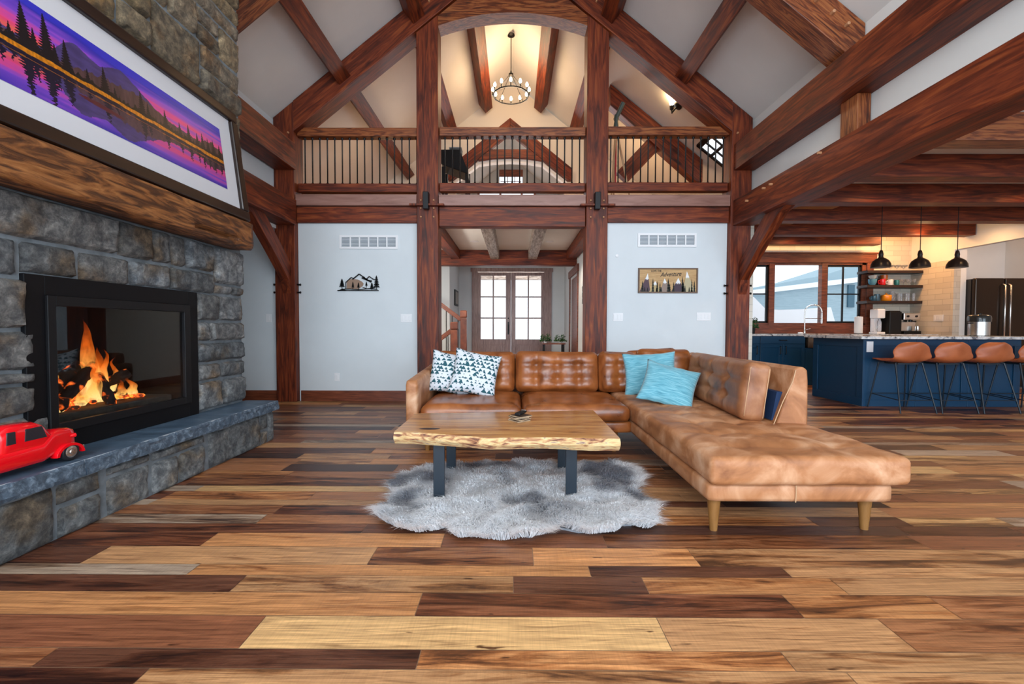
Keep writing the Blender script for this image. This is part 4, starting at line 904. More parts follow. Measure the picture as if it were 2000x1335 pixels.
# ------------------------------------------------------------------ rug
outline = [(-.78,2.393),(-.627,2.241),(-.518,2.213),(-.374,2.272),(-.278,2.134),(-.132,2.162),(.091,2.112),(.252,2.25),(.394,2.178),(.536,2.196),(.596,2.282),(.754,2.284),(.831,2.478),(.79,2.7),(.803,2.836),(.895,2.981),(.922,3.196),(.753,3.339),
           (.55,3.33),(.367,3.309),(.18,3.38),(-.012,3.393),(-.2,3.36),(-.393,3.324),(-.613,3.272),(-.799,3.118),(-.82,2.817),(-.721,2.688),(-.796,2.532)]
rug = thing('sheepskin_rug', 'fluffy white and grey sheepskin rug under the coffee table', 'rug', (.05, 2.75, 0))
ol = np.array(outline); cen = np.array([.05, 2.75]); 
def inside(px_, py_, poly):
    c = False; j = len(poly)-1
    for i in range(len(poly)):
        xi, yi = poly[i]; xj, yj = poly[j]
        if (yi > py_) != (yj > py_) and px_ < (xj-xi)*(py_-yi)/(yj-yi)+xi: c = not c
        j = i
    return c
base = [tuple(cen + (p-cen)*.95) for p in ol]
hide_ = [tuple(cen + (p-cen)*.82) for p in ol]
MB().prism(hide_, .001, .012, 'Z').build('hide', mat('hide', (.3, .3, .32), .9), rug)
fr = np.random.RandomState(4); N = 85000; pts = []
xs_ = fr.uniform(-.85, .95, N*2); ys_ = fr.uniform(2.08, 3.42, N*2)
ins = [inside(a, b, base) for a, b in zip(xs_, ys_)]; P = np.stack([xs_, ys_], 1)[np.array(ins)][:N]
n = len(P)
def nz2(p, s, o): return np.array([noise.noise(Vector((a*s, b*s, o))) for a, b in p])
f1, f2, f3 = nz2(P, 11, 1), nz2(P, 11, 5), nz2(P, 6.0, 9)
dirc = np.stack([f1*1.4 + (P[:, 0]-.05)*.9, f2*1.4 - .35 + (P[:, 1]-2.75)*.9], 1) + fr.normal(0, .30, (n, 2))
L = fr.uniform(.045, .080, n); z0 = .010 + .035*np.clip(f3+.4, 0, 1)
b = np.stack([P[:, 0], P[:, 1], z0], 1)
lift = np.clip(1.1-.0*L, .3, 2)
mid = b + np.stack([dirc[:, 0]*L*.38, dirc[:, 1]*L*.38, L*.58], 1); tip = b + np.stack([dirc[:, 0]*L*.95, dirc[:, 1]*L*.95, L*.62], 1)
wd = .0026; th = fr.uniform(0, PI, n); wv = np.stack([np.cos(th)*wd, np.sin(th)*wd, 0*th], 1)
V5 = np.stack([b-wv, b+wv, mid-wv*.8, mid+wv*.8, tip], 1).reshape(-1, 3) - np.array([.05, 2.75, 0])
i5 = np.arange(n)*5; F = []
for a in i5: F.append((a, a+1, a+3, a+2)); F.append((a+2, a+3, a+4))
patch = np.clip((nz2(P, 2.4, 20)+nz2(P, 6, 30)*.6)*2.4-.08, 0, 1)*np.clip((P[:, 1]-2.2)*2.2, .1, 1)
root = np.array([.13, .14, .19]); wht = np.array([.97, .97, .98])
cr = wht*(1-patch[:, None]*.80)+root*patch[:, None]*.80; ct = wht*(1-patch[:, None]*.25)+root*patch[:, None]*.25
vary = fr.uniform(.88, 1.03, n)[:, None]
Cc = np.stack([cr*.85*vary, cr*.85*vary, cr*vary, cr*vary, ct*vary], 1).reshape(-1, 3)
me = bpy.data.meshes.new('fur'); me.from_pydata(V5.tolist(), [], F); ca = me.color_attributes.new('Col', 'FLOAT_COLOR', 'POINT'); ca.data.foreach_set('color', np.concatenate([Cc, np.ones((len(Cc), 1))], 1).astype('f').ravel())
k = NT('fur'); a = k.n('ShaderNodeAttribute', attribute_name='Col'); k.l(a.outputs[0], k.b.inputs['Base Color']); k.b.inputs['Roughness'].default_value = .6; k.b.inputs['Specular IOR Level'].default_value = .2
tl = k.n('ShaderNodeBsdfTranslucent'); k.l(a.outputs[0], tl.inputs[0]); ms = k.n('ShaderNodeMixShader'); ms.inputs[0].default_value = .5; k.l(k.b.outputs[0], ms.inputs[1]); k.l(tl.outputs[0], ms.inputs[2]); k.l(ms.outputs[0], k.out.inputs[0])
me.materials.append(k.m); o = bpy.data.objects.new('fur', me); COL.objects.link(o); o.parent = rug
# ------------------------------------------------------------------ coffee table
M_slab = pmat('live edge slab', [(.30, (.16, .048, .013)), (.44, (.46, .185, .050)), (.58, (.62, .31, .095)), (.75, (.76, .46, .17))], (.8, 11, 11), ns=2.0, dist=1.2, detail=8, nrough=.6, rough=.27, rough2=.4, bump=.08, rnd=False, coat=.3,
              blot=((2.0, 9, 9), 1.2, .60, .72, (.45, .30, .22)))
M_bark = pmat('live edge bark', [(.33, (.12, .045, .03)), (.42, (.42, .19, .09)), (.52, (.66, .44, .20)), (.60, (.70, .52, .27)), (.68, (.26, .15, .15))], (3, 8, 14), ns=3.0, dist=1.2, detail=8, rough=.5, bump=.5, bdist=.006, rnd=False)
ct_ = thing('coffee_table', 'live-edge wooden slab coffee table on black steel legs, standing on the rug', 'table', (-.05, 2.82, 0))
vs = []; n = 64; ZT, ZB = .452, .392
for i in range(n+1):
    t = i/n; x = -.69 + 1.27*t
    yf = 2.575 - .10*min(1, t*2.2) - .035*t + .028*noise.noise(Vector((t*3.5, 1, 0))) + .006*noise.noise(Vector((t*22, 1, 0)))
    yb_ = 3.165 + .14*t + .012*noise.noise(Vector((t*5, 5, 0)))
    dz = .012*noise.noise(Vector((t*4, 9, 0))); bark = .004*noise.noise(Vector((t*30, 3, 0)))
    xe = x + (.0 if 0 < i < n else 0)
    vs += [(xe, yf+.03, ZT), (xe, yf+.004, ZT-.002), (xe, yf-.012+bark, ZT-.018), (xe, yf-.010-bark, ZT-.040), (xe, yf+.02, ZB-.012+dz), (xe, yf+.07, ZB), (xe, yb_-.04, ZB), (xe, yb_, ZB+.02), (xe, yb_-.006, ZT-.004), (xe, yb_-.03, ZT)]
kq = 10; m = MB(); fs = []; mi = []
for i in range(n):
    for j in range(kq): fs.append((i*kq+j, i*kq+(j+1) % kq, (i+1)*kq+(j+1) % kq, (i+1)*kq+j)); mi.append(1 if 0 < j < 5 else 0)
fs += [tuple(range(kq))[::-1], tuple(n*kq+j for j in range(kq))]; mi += [0, 0]
m.v = vs; m.f = fs; m.m = mi
# keep the grain along X: object space is enough
m.build('tabletop', [M_slab, M_bark], ct_, smooth=35)
kh = MB().lathe([(0, 0), (.055, 0), (.06, .0012), (.05, .0016), (0, .0016)], (0, 0, 0), 20); kh.v = [(-.50+x*1.05, 2.66+y*.45, ZT-.001+z) for x, y, z in kh.v]
kh.build('knot', mat('dark knot', (.035, .018, .012), .3), ct_)
M_legblack = mat('powder coated steel', (.012, .02, .03), .38)
for x in (-.44, .345):
    m = MB(); y0, y1 = 2.625, 3.16; w = .033
    if x > 0: y0 += .04; y1 += .02
    m.box((x-w, y0, 0.022), (x+w, y0+.02, ZB+.004)).box((x-w, y1-.02, .022), (x+w, y1, ZB+.004)).box((x-w, y0, .018), (x+w, y1, .038)).box((x-w, y0, ZB-.012), (x+w, y1, ZB+.003))
    m.build('leg_frame', M_legblack, ct_, bevel=.002)
# coasters and remote
M_co = pmat('coaster wood', [(.3, (.30, .20, .12)), (.7, (.5, .37, .24))], (4, 20, 4), ns=3, rough=.5); M_cork = mat('dark coaster face', (.055, .032, .020), .5)
for i, (rz, dx, dy) in enumerate(((38, 0, 0), (50, .006, .008), (26, -.004, .012), (40, .012, .006))):
    t = thing('coaster', ['square wooden coaster at the bottom of the stack', 'square wooden coaster, second from the bottom of the stack', 'square wooden coaster just under the top one of the stack', 'square coaster on top of the stack with the remote on it'][i], 'coaster', (.035+dx, 2.90+dy, .453+i*.0092), 'coasters on the coffee table')
    M = Matrix.Rotation(R_(rz), 4, 'Z'); M.translation = wloc(t)
    MB().box((-.052, -.052, 0), (.052, .052, .006), M=M).build('board', M_co, t, bevel=.001); MB().box((-.048, -.048, .006), (.048, .048, .0088), M=M).build('pad', M_cork, t)
t = thing('remote_control', 'small black remote control on top of the coasters', 'remote', (.045, 2.93, .4905))
M = Matrix.Translation((.045, 2.93, .4905)) @ Matrix.Rotation(R_(-22), 4, 'Z')
MB().box((-.019, -.06, 0), (.019, .065, .016), M=M).build('housing', M_black, t, bevel=.005)
MB().box((-.017, .052, .013), (.017, .064, .018), M=M).build('end_cap', M_chrome, t, bevel=.002)
MB().lathe([(.011, .016), (.011, .018), (0, .018)], tuple(M @ Vector((0, .02, 0))), 14).build('dial', M_blackiron, t)
# ------------------------------------------------------------------ things on the white wall panels
WY = 6.44
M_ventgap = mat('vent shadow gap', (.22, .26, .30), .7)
for x0, lab in ((-2.482, 'white wall vent above the metal mountain art'), (1.751, 'white wall vent above the painted mountain sign')):
    x1 = x0+.829; z0, z1 = (2.17, 2.363) if x0 < 0 else (2.206, 2.399)
    t = thing('wall_vent', lab, 'vent', ((x0+x1)/2, WY, z0), 'wall vents')
    m = MB(); y0 = WY-.016; iw = (x1-x0-.05)/6
    m.box((x0, y0, z0), (x1, WY-.001, z0+.03)).box((x0, y0, z1-.03), (x1, WY-.001, z1)).box((x0, y0, z0+.03), (x0+.03, WY-.001, z1-.03)).box((x1-.03, y0, z0+.03), (x1, WY-.001, z1-.03))
    for q in range(1, 6): xx = x0+.025+iw*q; m.box((xx-.009, y0, z0+.03), (xx+.009, WY-.001, z1-.03))
    m.build('frame', M_white, t)
    m = MB()
    for q in range(7): zz = z0+.036+q*.0185; m.prism([(WY-.012, zz), (WY-.004, zz+.012), (WY-.003, zz+.012), (WY-.011, zz)], x0+.03, x1-.03, 'X')
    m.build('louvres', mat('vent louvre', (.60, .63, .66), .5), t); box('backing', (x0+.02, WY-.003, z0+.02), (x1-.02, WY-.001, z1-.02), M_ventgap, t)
def plate(x0, x1, z0, z1, n, lab, name='light_switch', y=WY, rocker=True):
    t = thing(name, lab, 'switch' if name == 'light_switch' else 'outlet', ((x0+x1)/2, y, z0))
    box('cover_plate', (x0, y-.007, z0), (x1, y-.0005, z1), M_white, t, bevel=.002); w = (x1-x0)/n
    for q in range(n):
        c = x0+w*(q+.5); box('rocker' if name == 'light_switch' else 'socket', (c-.016, y-.011, (z0+z1)/2-.033), (c+.016, y-.006, (z0+z1)/2+.033), M_white, t, bevel=.002)
plate(-1.621, -1.46, 1.131, 1.247, 3, 'white triple switch plate left of the foyer opening'); plate(1.414, 1.553, 1.155, 1.27, 3, 'white switch plate just right of the foyer opening')
plate(2.6, 2.80, 1.165, 1.28, 4, 'wide white switch plate near the right outer post'); plate(-3.547, -3.47, 1.126, 1.243, 1, 'white switch on the strip of wall beside the chimney'); plate(-2.575, -2.50, .285, .402, 1, 'white power outlet low on the left wall panel', 'power_outlet')
t = thing('motion_sensor', 'tiny round white sensor on the right wall panel beside the foyer opening', 'sensor', (1.46, WY, 2.08)); MB().lathe([(.022, 0), (.022, -.01), (0, -.016)], (1.46, WY-.001, 2.08), 14, 'Y').build('dome', M_white, t, smooth=60)
# metal mountain silhouette
t = thing('metal_wall_art', 'black metal mountain and pine silhouette hanging on the left white wall', 'wall art', (-2.23, WY, 1.574))
m = MB(); yb0, yb1 = WY-.022, WY-.016
def A(u, v): return (-2.515+u*.60, 1.574+v*.24)
def strip(pts, w):
    for (a, b) in zip(pts, pts[1:]):
        p, q = Vector(A(*a)), Vector(A(*b)); d = (q-p).normalized(); nn = Vector((-d.y, d.x))*w/2; m.prism([tuple(p-nn), tuple(q-nn), tuple(q+nn), tuple(p+nn)], yb0, yb1)
strip([(.2, .5), (.33, .8), (.4, .72)], .012); strip([(.36, .68), (.52, 1.0), (.60, .86), (.68, .70), (.80, .52)], .016); strip([(.58, .78), (.66, .70), (.72, .66)], .02); strip([(.68, .68), (.76, .86), (.85, .70), (.90, .66)], .012)
strip([(.62, .84), (.70, .64), (.82, .58)], .018)
strip([(.0, .03), (.98, .03)], .012); strip([(.1, .1), (.3, .12), (.5, .08), (.75, .14), (.95, .1)], .012); strip([(.6, .22), (.72, .12), (.9, .2)], .01); strip([(.2, .1), (.2, .55)], .008)
def pine(u, v0, v1, w):
    for q in range(5):
        a = v0+(v1-v0)*(q*.19+.05); b = a+(v1-v0)*.25; ww = w*(1-q*.17)
        m.prism([A(u-ww, a), A(u+ww, a), A(u, min(b+.05, v1))], yb0, yb1)
    m.prism([A(u-.006, v0-.1), A(u+.006, v0-.1), A(u+.004, v1), A(u-.004, v1)], yb0, yb1)
pine(.11, .22, .72, .07); pine(.93, .18, .92, .08); pine(.82, .15, .5, .05); pine(.69, .3, .55, .03); pine(.37, .18, .55, .035); pine(.5, .18, .5, .035)
m.prism([A(.0, 0), A(.12, .14), A(.2, .05), A(.2, 0)], yb0, yb1)
m.build('silhouette', M_black, t)
m = MB(); m.prism([A(.215, .12), A(.22, .5), A(.28, .68), (A(.36, .72)), A(.48, .68), A(.58, .56), A(.62, .44), A(.60, .3), A(.5, .12)], yb1, yb1+.004); m.build('brown_panel', mat('walnut panel', (.30, .19, .13), .6), t)
# painted sign
X0, X1, Z0, Z1 = 1.760, 2.603, 1.553, 1.908
t = thing('mountain_sign', 'framed wooden sign with snowy painted peaks and lettering on the right white wall', 'sign', ((X0+X1)/2, WY, Z0))
M_signwood = pmat('sign wood', [(.3, (.44, .25, .10)), (.7, (.60, .38, .17))], (3, 3, 22), ns=3, rough=.6); M_sframe = mat('sign frame', (.16, .10, .07), .6)
y1 = WY-.001; box('board', (X0+.01, y1-.012, Z0+.01), (X1-.01, y1, Z1-.01), M_signwood, t)
m = MB().box((X0, y1-.026, Z0), (X1, y1, Z0+.018)).box((X0, y1-.026, Z1-.018), (X1, y1, Z1)).box((X0, y1-.026, Z0+.018), (X0+.018, y1, Z1-.018)).box((X1-.018, y1-.026, Z0+.018), (X1, y1, Z1-.018)); m.build('frame', M_sframe, t)
def S2(u, v): return (X0+.02+u*(X1-X0-.04), Z0+.02+v*(Z1-Z0-.04))
mts = [(.0, .17, .19, .83, (.10, .06, .075), .55), (.17, .27, .38, .48, (.48, .36, .18), .3), (.36, .44, .56, .60, (.30, .22, .18), .38), (.56, .68, .80, .62, (.07, .045, .06), .36), (.76, .85, .98, .92, (.50, .42, .26), .62)]
ms_ = {}
for i, (a, b, c, h, col, snow) in enumerate(mts):
    ll, rl, mid_ = S2(a, 0), S2(c, 0), S2(b if b > a and b < c else (a+c)/2, h)
    mid_ = S2({0: .145, 1: .275, 2: .44, 3: .68, 4: .83}[i], h); dy = y1-.014-.001*i
    MB().prism([ll, rl, mid_], dy, dy+.001).build('peak', mat('painted peak', col, .7), t)
    k1 = snow/h; L_ = Vector(ll).lerp(Vector(mid_), k1); R2_ = Vector(rl).lerp(Vector(mid_), k1); cpt = [tuple(L_)]
    for q in range(1, 6): p = L_.lerp(R2_, q/6); cpt.append((p.x, p.y + (.012 if q % 2 else -.010)))
    MB().prism(cpt + [tuple(R2_), mid_], dy-.001, dy-.0002).build('snow_cap', mat('painted snow', (.82, .82, .82), .7), t)
m = MB()
for (u, h, w) in ((.05, .5, .025), (.09, .22, .02), (.14, .2, .02), (.235, .6, .025), (.31, .5, .022), (.36, .4, .02), (.30, .2, .018), (.38, .22, .02), (.505, .6, .028), (.53, .4, .025), (.60, .46, .02), (.755, .7, .025), (.77, .45, .03), (.80, .3, .02), (.875, .22, .02), (.92, .6, .02), (.92, .26, .02), (.965, .5, .02)):
    for q in range(4): a = h*q*.22; b = h*(q*.22+.36); ww = w*(1-q*.2); m.prism([S2(u-ww, a), S2(u+ww, a), S2(u, min(b, h))], y1-.0215, y1-.0195)
m.build('pine_trees', mat('painted pine', (.02, .025, .022), .7), t)
def text(body, x, z, size, y, mat_, parent, shear=0, sx=1, name='lettering', rot=0):
    cu = bpy.data.curves.new('txt', 'FONT'); cu.body = body; cu.size = size; cu.shear = shear; cu.extrude = .0004; cu.offset = .0012; cu.align_x = 'CENTER'
    tmp = bpy.data.objects.new('txt', cu); COL.objects.link(tmp); bpy.context.view_layer.update()
    me = bpy.data.meshes.new_from_object(tmp.evaluated_get(bpy.context.evaluated_depsgraph_get())); bpy.data.objects.remove(tmp); bpy.data.curves.remove(cu)
    me.transform(Matrix.Rotation(rot, 4, 'Z') @ Matrix.Diagonal((sx, 1, 1, 1))); me.transform(Matrix.Rotation(PI/2, 4, 'X')); me.transform(Matrix.Translation(Vector((x, y, z))-wloc(parent)))
    me.materials.clear(); me.materials.append(mat_); o = bpy.data.objects.new(name, me); COL.objects.link(o); o.parent = parent; return o
M_ink = mat('black paint', (.03, .022, .02), .7)
text('LOVE THE', X0+.255, Z0+.302, .036, y1-.0135, M_ink, t, sx=.9); text('Adventure', X0+.46, Z0+.24, .085, y1-.0135, M_ink, t, shear=.45, sx=.80, rot=.05)
# ------------------------------------------------------------------ foyer
def door_leaf(nm, x0, x1, gx0, gx1, hx):
    m = MB(); y0, y1_ = 12.28, 12.33; gz0, gz1 = .75, 2.476
    m.box((x0, y0, .01), (gx0, y1_, 2.56)).box((gx1, y0, .01), (x1, y1_, 2.56)).box((gx0, y0, .01), (gx1, y1_, gz0)).box((gx0, y0, gz1), (gx1, y1_, 2.56))
    o = struct(nm, m, M_doorwood, bevel=.004)
    c = (gx0+gx1)/2; m = MB().box((c-.018, y0-.004, gz0), (c+.018, y1_-.01, gz1))
    for q in (1, 2): z = gz0+(gz1-gz0)*q/3; m.box((gx0, y0-.003, z-.018), (gx1, y1_-.012, z+.018))
    m.build('muntins', M_doorwood, o); box('glass_pane', (gx0, 12.303, gz0), (gx1, 12.307, gz1), M_glass, o)
    MB().box((gx0+.02, y0-.012, .16), (gx1-.02, y0, .18)).box((gx0+.02, y0-.012, .58), (gx1-.02, y0, .60)).box((gx0+.02, y0-.012, .16), (gx0+.04, y0, .6)).box((gx1-.04, y0-.012, .16), (gx1-.02, y0, .6)).build('raised_panel', M_doorwood, o, bevel=.004)
    if hx: 
        MB().tube([(hx, y0-.05, .95), (hx, y0-.05, 1.15)], .011, 8).box((hx-.02, y0-.012, .88), (hx+.02, y0, 1.22)).build('door_handle', M_blackiron, o); MB().lathe([(.02, 0), (.02, -.02), (0, -.02)], (hx, y0, 1.32), 12, 'Y').build('deadbolt', M_blackiron, o)
door_leaf('door_1', -.985, -.085, -.908, -.225, -.155); door_leaf('door_2', -.08, .815, .04, .735, None)
m = MB().box((-1.15, 12.26, 0), (-.985, 12.30, 2.58)).box((.815, 12.26, 0), (1.02, 12.30, 2.58)).box((-1.18, 12.25, 2.58), (1.05, 12.30, 2.68)); struct('trim_2', m, M_doorwood)
# side doorway in the right foyer wall
m = MB().box((FX1-.025, 9.62, 0), (FX1+.0, 9.75, 2.26)).box((FX1-.025, 10.95, 0), (FX1, 11.08, 2.26)).box((FX1-.04, 9.56, 2.26), (FX1, 11.14, 2.42)); struct('trim_3', m, M_trim)
struct('door_3', MB().box((FX1+.02, 9.8, .01), (FX1+.06, 10.92, 2.22)), M_trim)
m = MB().box((FX0, 10.62, 0), (FX0+.018, 12.3, .14)).box((FX1-.018, 6.66, 0), (FX1, 9.62, .14)).box((FX1-.018, 11.08, 0), (FX1, 12.3, .14)); struct('baseboard_foyer', m, M_trim)
for x, s_ in ((-.79, 'left'), (.69, 'right')):
    t = thing('recessed_light', 'round recessed foyer ceiling light, %s one' % s_, 'ceiling light', (x, 8.95, 2.76), 'foyer ceiling lights')
    MB().lathe([(.085, -.001), (.085, -.006), (.06, -.006)], (x, 8.95, 2.76), 24).build('ring', M_white, t); MB().lathe([(.06, -.004), (0, -.004)], (x, 8.95, 2.76), 24).build('lens', mat('lamp lens', (1, 1, 1), .5, emis=(1, .9, .75), es=9), t)
    point('foyer downlight', (x, 8.95, 2.72), 65, (1, .85, .68), .05, spot=130)
point('stairwell fill', (-2.2, 7.6, 1.9), 85, (1, .92, .82), .1); point('side room fill', (2.2, 10.3, 2.0), 12, (1, .9, .8), .1)  # both are unseen fill lamps added to brighten the foyer
# stair rails at the left of the foyer
def newel(x, y, h, lab):
    t = thing('newel_post', lab, 'post', (x, y, 0), 'stair newel posts')
    timber('shaft', (x, y, 0), (x, y, h-.16), .13, .13, M_trim, t, bevel=.008); timber('cap', (x, y, h-.15), (x, y, h), .145, .145, M_trim, t, bevel=.02)
    timber('neck', (x, y, h-.17), (x, y, h-.14), .11, .11, M_trim, t)
newel(-1.06, 9.5, 1.42, 'taller square newel post at the foot of the stairs'); newel(-1.18, 8.9, 1.17, 'shorter square newel post nearer the viewer by the stairs')
for lab, p0, p1, nb in (('stair railing sloping down to the taller newel post', (-1.86, 9.5, 1.78), (-1.12, 9.5, 1.23), 6), ('lower stair railing rising to the shorter newel post', (-1.75, 8.9, .62), (-1.24, 8.9, 1.0), 4)):
    t = thing('stair_railing', lab, 'railing', ((p0[0]+p1[0])/2, p0[1], 0)); timber('handrail', p0, p1, .07, .085, M_trim, t)
    for q in range(nb):
        f = (q+.5)/nb; x = p0[0]+(p1[0]-p0[0])*f; z = p0[2]+(p1[2]-p0[2])*f-.04; MB().tube([(x, p0[1], 0.0 if nb == 6 else .0), (x, p0[1], z)], .009, 8).build('baluster', M_blackiron, t)
t = thing('framed_picture', 'small dark-framed picture on the left foyer wall', 'picture', (-1.49, 11.6, 1.62)); box('frame', (-1.499, 11.3, 1.62), (-1.47, 11.9, 2.02), M_black, t, bevel=.004); box('print', (-1.472, 11.35, 1.67), (-1.466, 11.85, 1.97), mat('faded print', (.32, .30, .27), .7), t)
t = thing('wall_plaque', 'small dark metal letters on the right foyer wall', 'wall art', (FX1, 8.95, 1.5))
m = MB()
for q in range(3): z = 1.56+q*.12; m.box((FX1-.012, 8.86, z), (FX1-.004, 9.04, z+.014)).box((FX1-.012, 8.86+.06*(q % 2), z), (FX1-.004, 8.875+.06*(q % 2), z+.09)).box((FX1-.012, 9.02, z-.02), (FX1-.004, 9.035, z+.09))
m.build('letters', M_blackiron, t)
t = thing('console_table', 'small dark console table beside the entrance door', 'table', (.93, 10.5, 0)); box('tabletop', (.66, 10.3, .68), (1.18, 10.72, .71), M_trim, t, bevel=.004)
for x in (.70, 1.14):
    for y in (10.34, 10.68): box('leg', (x-.018, y-.018, 0), (x+.018, y+.018, .68), M_blackiron, t)
M_leaf = pmat('foliage', [(.3, (.012, .045, .012)), (.6, (.04, .12, .03)), (.8, (.09, .2, .06))], ns=6, rough=.5)
def plant(x, y, z, r, h, lab, seed, pr=.05, ph=.09, pm=None):
    t = thing('potted_plant', lab, 'plant', (x, y, z)); MB().lathe([(pr*.75, 0), (pr, ph), (pr*.85, ph), (pr*.7, ph-.02), (0, ph-.02)], (x, y, z), 18).build('pot', pm or M_white, t, smooth=40)
    m = MB(); rr = random.Random(seed)
    for q in range(230):
        a = rr.uniform(0, 2*PI); e = rr.uniform(-.1, 1.4); d = rr.uniform(.3, 1)**.6*r; c = Vector((x+d*math.cos(a)*math.cos(e*.7), y+d*math.sin(a)*math.cos(e*.7), z+ph-.01+h*rr.uniform(0, 1)*math.sin(max(e, .2))))
        s_ = rr.uniform(.018, .032); n_ = Vector((rr.uniform(-1, 1), rr.uniform(-1, 1), rr.uniform(.2, 1))).normalized(); t1 = n_.orthogonal().normalized(); t2 = n_.cross(t1)
        m.add([c-t1*s_, c+t2*s_*.45+n_*.004, c+t1*s_, c-t2*s_*.45+n_*.004], [(0, 1, 2, 3)])
    m.build('foliage', M_leaf, t)
plant(.73, 10.45, .71, .15, .17, 'leafy green plant on the left of the console table', 3, ph=.05); plant(1.07, 10.45, .71, .15, .16, 'leafy green plant on the right of the console table', 8, ph=.05)
# porch seen through the door glass
o = MB().box((-2.2, 14.6, 2.62), (2.2, 14.85, 3.0)).prism([(-2.2, 2.62), (-1.2, 2.62), (-2.2, 2.2)], 14.6, 14.8).prism([(2.2, 2.62), (1.2, 2.62), (2.2, 2.2)], 14.6, 14.8).build('porch_beam', M_greybeam); tag(o, 'brown porch beam outside seen through the door glass', 'beam')
M_snow = mat('snow', (.86, .88, .92), .8)
o = MB().box((-9, 12.5, -.12), (22, 40, -.02)).build('snowy_ground', M_snow); o['kind'] = 'structure'; 
# ------------------------------------------------------------------ loft things
ch = thing('chandelier', 'round black wagon-wheel chandelier with twelve candle bulbs over the loft', 'chandelier', (-.07, 8.7, 5.45))
cx, cy = -.07, 8.7; zr = 5.47
MB().lathe([(0, -.005), (.065, -.008), (.07, -.03), (.03, -.05), (0, -.05)], (cx, cy, roofz(cx)-.02), 20).build('canopy', M_blackiron, ch, smooth=40)
MB().tube([(cx, cy, 5.9), (cx, cy, 6.62)], .008, 8).build('chain', M_blackiron, ch); MB().lathe([(.015, 0), (.045, .01), (.045, .04), (.02, .06), (.012, .1)], (cx, cy, 5.83), 16).build('hub', M_blackiron, ch, smooth=40)
rg = [(cx+.33*math.cos(a), cy+.33*math.sin(a), zr) for a in [2*PI*q/40 for q in range(40)]]; MB().tube(rg, .012, 8, closed=True).build('wheel_ring', M_blackiron, ch, smooth=180)
for q in range(4): a = PI/4+q*PI/2; MB().tube([(cx+.03*math.cos(a), cy+.03*math.sin(a), 5.85), (cx+.33*math.cos(a), cy+.33*math.sin(a), zr)], .006, 6).build('arm', M_blackiron, ch)
M_bulb = mat('lit bulb', (1, .9, .7), .4, emis=(1, .78, .45), es=22)
for q in range(12):
    a = 2*PI*(q+.5)/12 if False else 2*PI*q/12+PI/12*0; x, y = cx+.345*math.cos(a), cy+.345*math.sin(a)
    c_ = MB().lathe([(.018, 0), (.013, .01), (.012, .065), (0, .065)], (x, y, zr), 10).build('candle_holder', M_blackiron, ch, smooth=40)
    MB().lathe([(.008, .065), (.026, .09), (.028, .11), (.016, .145), (0, .16)], (x, y, zr), 12).build('bulb', M_bulb, c_, smooth=180)
point('chandelier light', (cx, cy, 5.62), 55, (1, .68, .40), .3); point('loft left fill', (-2.3, 8.3, 3.6), 9, (1, .70, .42), .2); point('loft right fill', (2.0, 8.9, 4.0), 20, (1, .66, .36), .2)  # the two lamps after the chandelier are unseen fill, added for brightness
point('dormer fill', (AX, 11.6, 4.9), 7, (1, .8, .6), .2)  # unseen fill lamp added inside the dormer room
sx_, sy_ = 2.58, 7.23; nrm_ = Vector((-.8, 0, -1)).normalized()
sc_ = thing('wall_sconce', 'round black sconce with one glowing bulb on the loft slope', 'sconce', (sx_, sy_, roofz(sx_)-.05))
b0 = Vector((sx_, sy_, roofz(sx_))) + nrm_*.01; q4 = nrm_.to_track_quat('Z', 'Y').to_matrix().to_4x4()
mb = MB().lathe([(.075, 0), (.07, .02), (.03, .035), (0, .035)], n=20); mb.v = [tuple(Matrix.Translation(b0) @ q4 @ Vector(v)) for v in mb.v]; mb.build('back_plate', M_blackiron, sc_, smooth=50)
p0_ = b0+nrm_*.15; MB().tube([b0, p0_, p0_+Vector((.0, 0, .04)), p0_+Vector((.0, 0, .09))], .012, 8).lathe([(.03, 0), (.035, .05), (0, .05)], p0_+Vector((0, 0, .06)), 12).build('arm', M_blackiron, sc_, smooth=60)
MB().lathe([(0, 0), (.03, .02), (.034, .05), (.02, .08), (0, .085)], p0_+Vector((0, 0, .115)), 14).build('bulb', mat('lit sconce bulb', (1, .9, .7), .4, emis=(1, .75, .42), es=30), sc_, smooth=180); point('sconce light', p0_+Vector((-.05, -.05, .2)), 5, (1, .64, .3), .04)
# black desk with a monitor stand, and a wooden tripod
t = thing('writing_desk', 'black slant-top desk on legs behind the middle loft railing', 'desk', (-1.1, 8.5, 2.93))
MB().prism([(-1.34, 4.05), (-1.34, 4.3), (-1.0, 4.3), (-.86, 3.95), (-.86, 3.86), (-1.1, 3.95), (-1.3, 4.02)], 8.3, 8.8).build('cabinet', M_black, t, bevel=.01)
for x in (-1.33, -.9): MB().box((x, 8.32, 2.93), (x+.05, 8.38, 4.0)).build('leg', M_black, t); MB().box((x, 8.72, 2.93), (x+.05, 8.78, 4.0)).build('leg', M_black, t)
t = thing('storage_box', 'small grey box on top of the black loft desk', 'box', (-1.1, 8.5, 4.3)); MB().box((-1.2, 8.4, 4.302), (-.98, 8.6, 4.37)).build('container', mat('grey box', (.10, .11, .11), .6), t, bevel=.005); MB().box((-1.205, 8.395, 4.362), (-.975, 8.605, 4.38)).build('lid', mat('box lid', (.3, .32, .32), .5), t)
M_pale = mat('pale ash wood', (.50, .33, .19), .5)
t = thing('tripod', 'pale wooden tripod with a dark head behind the right loft railing', 'tripod', (1.62, 7.3, 2.93))
for p in ((1.50, 7.1), (1.85, 7.15), (1.65, 7.6)): MB().tube([(p[0], p[1], 2.93), (1.62, 7.3, 4.25)], [.012, .02], 8).build('leg', M_pale, t)
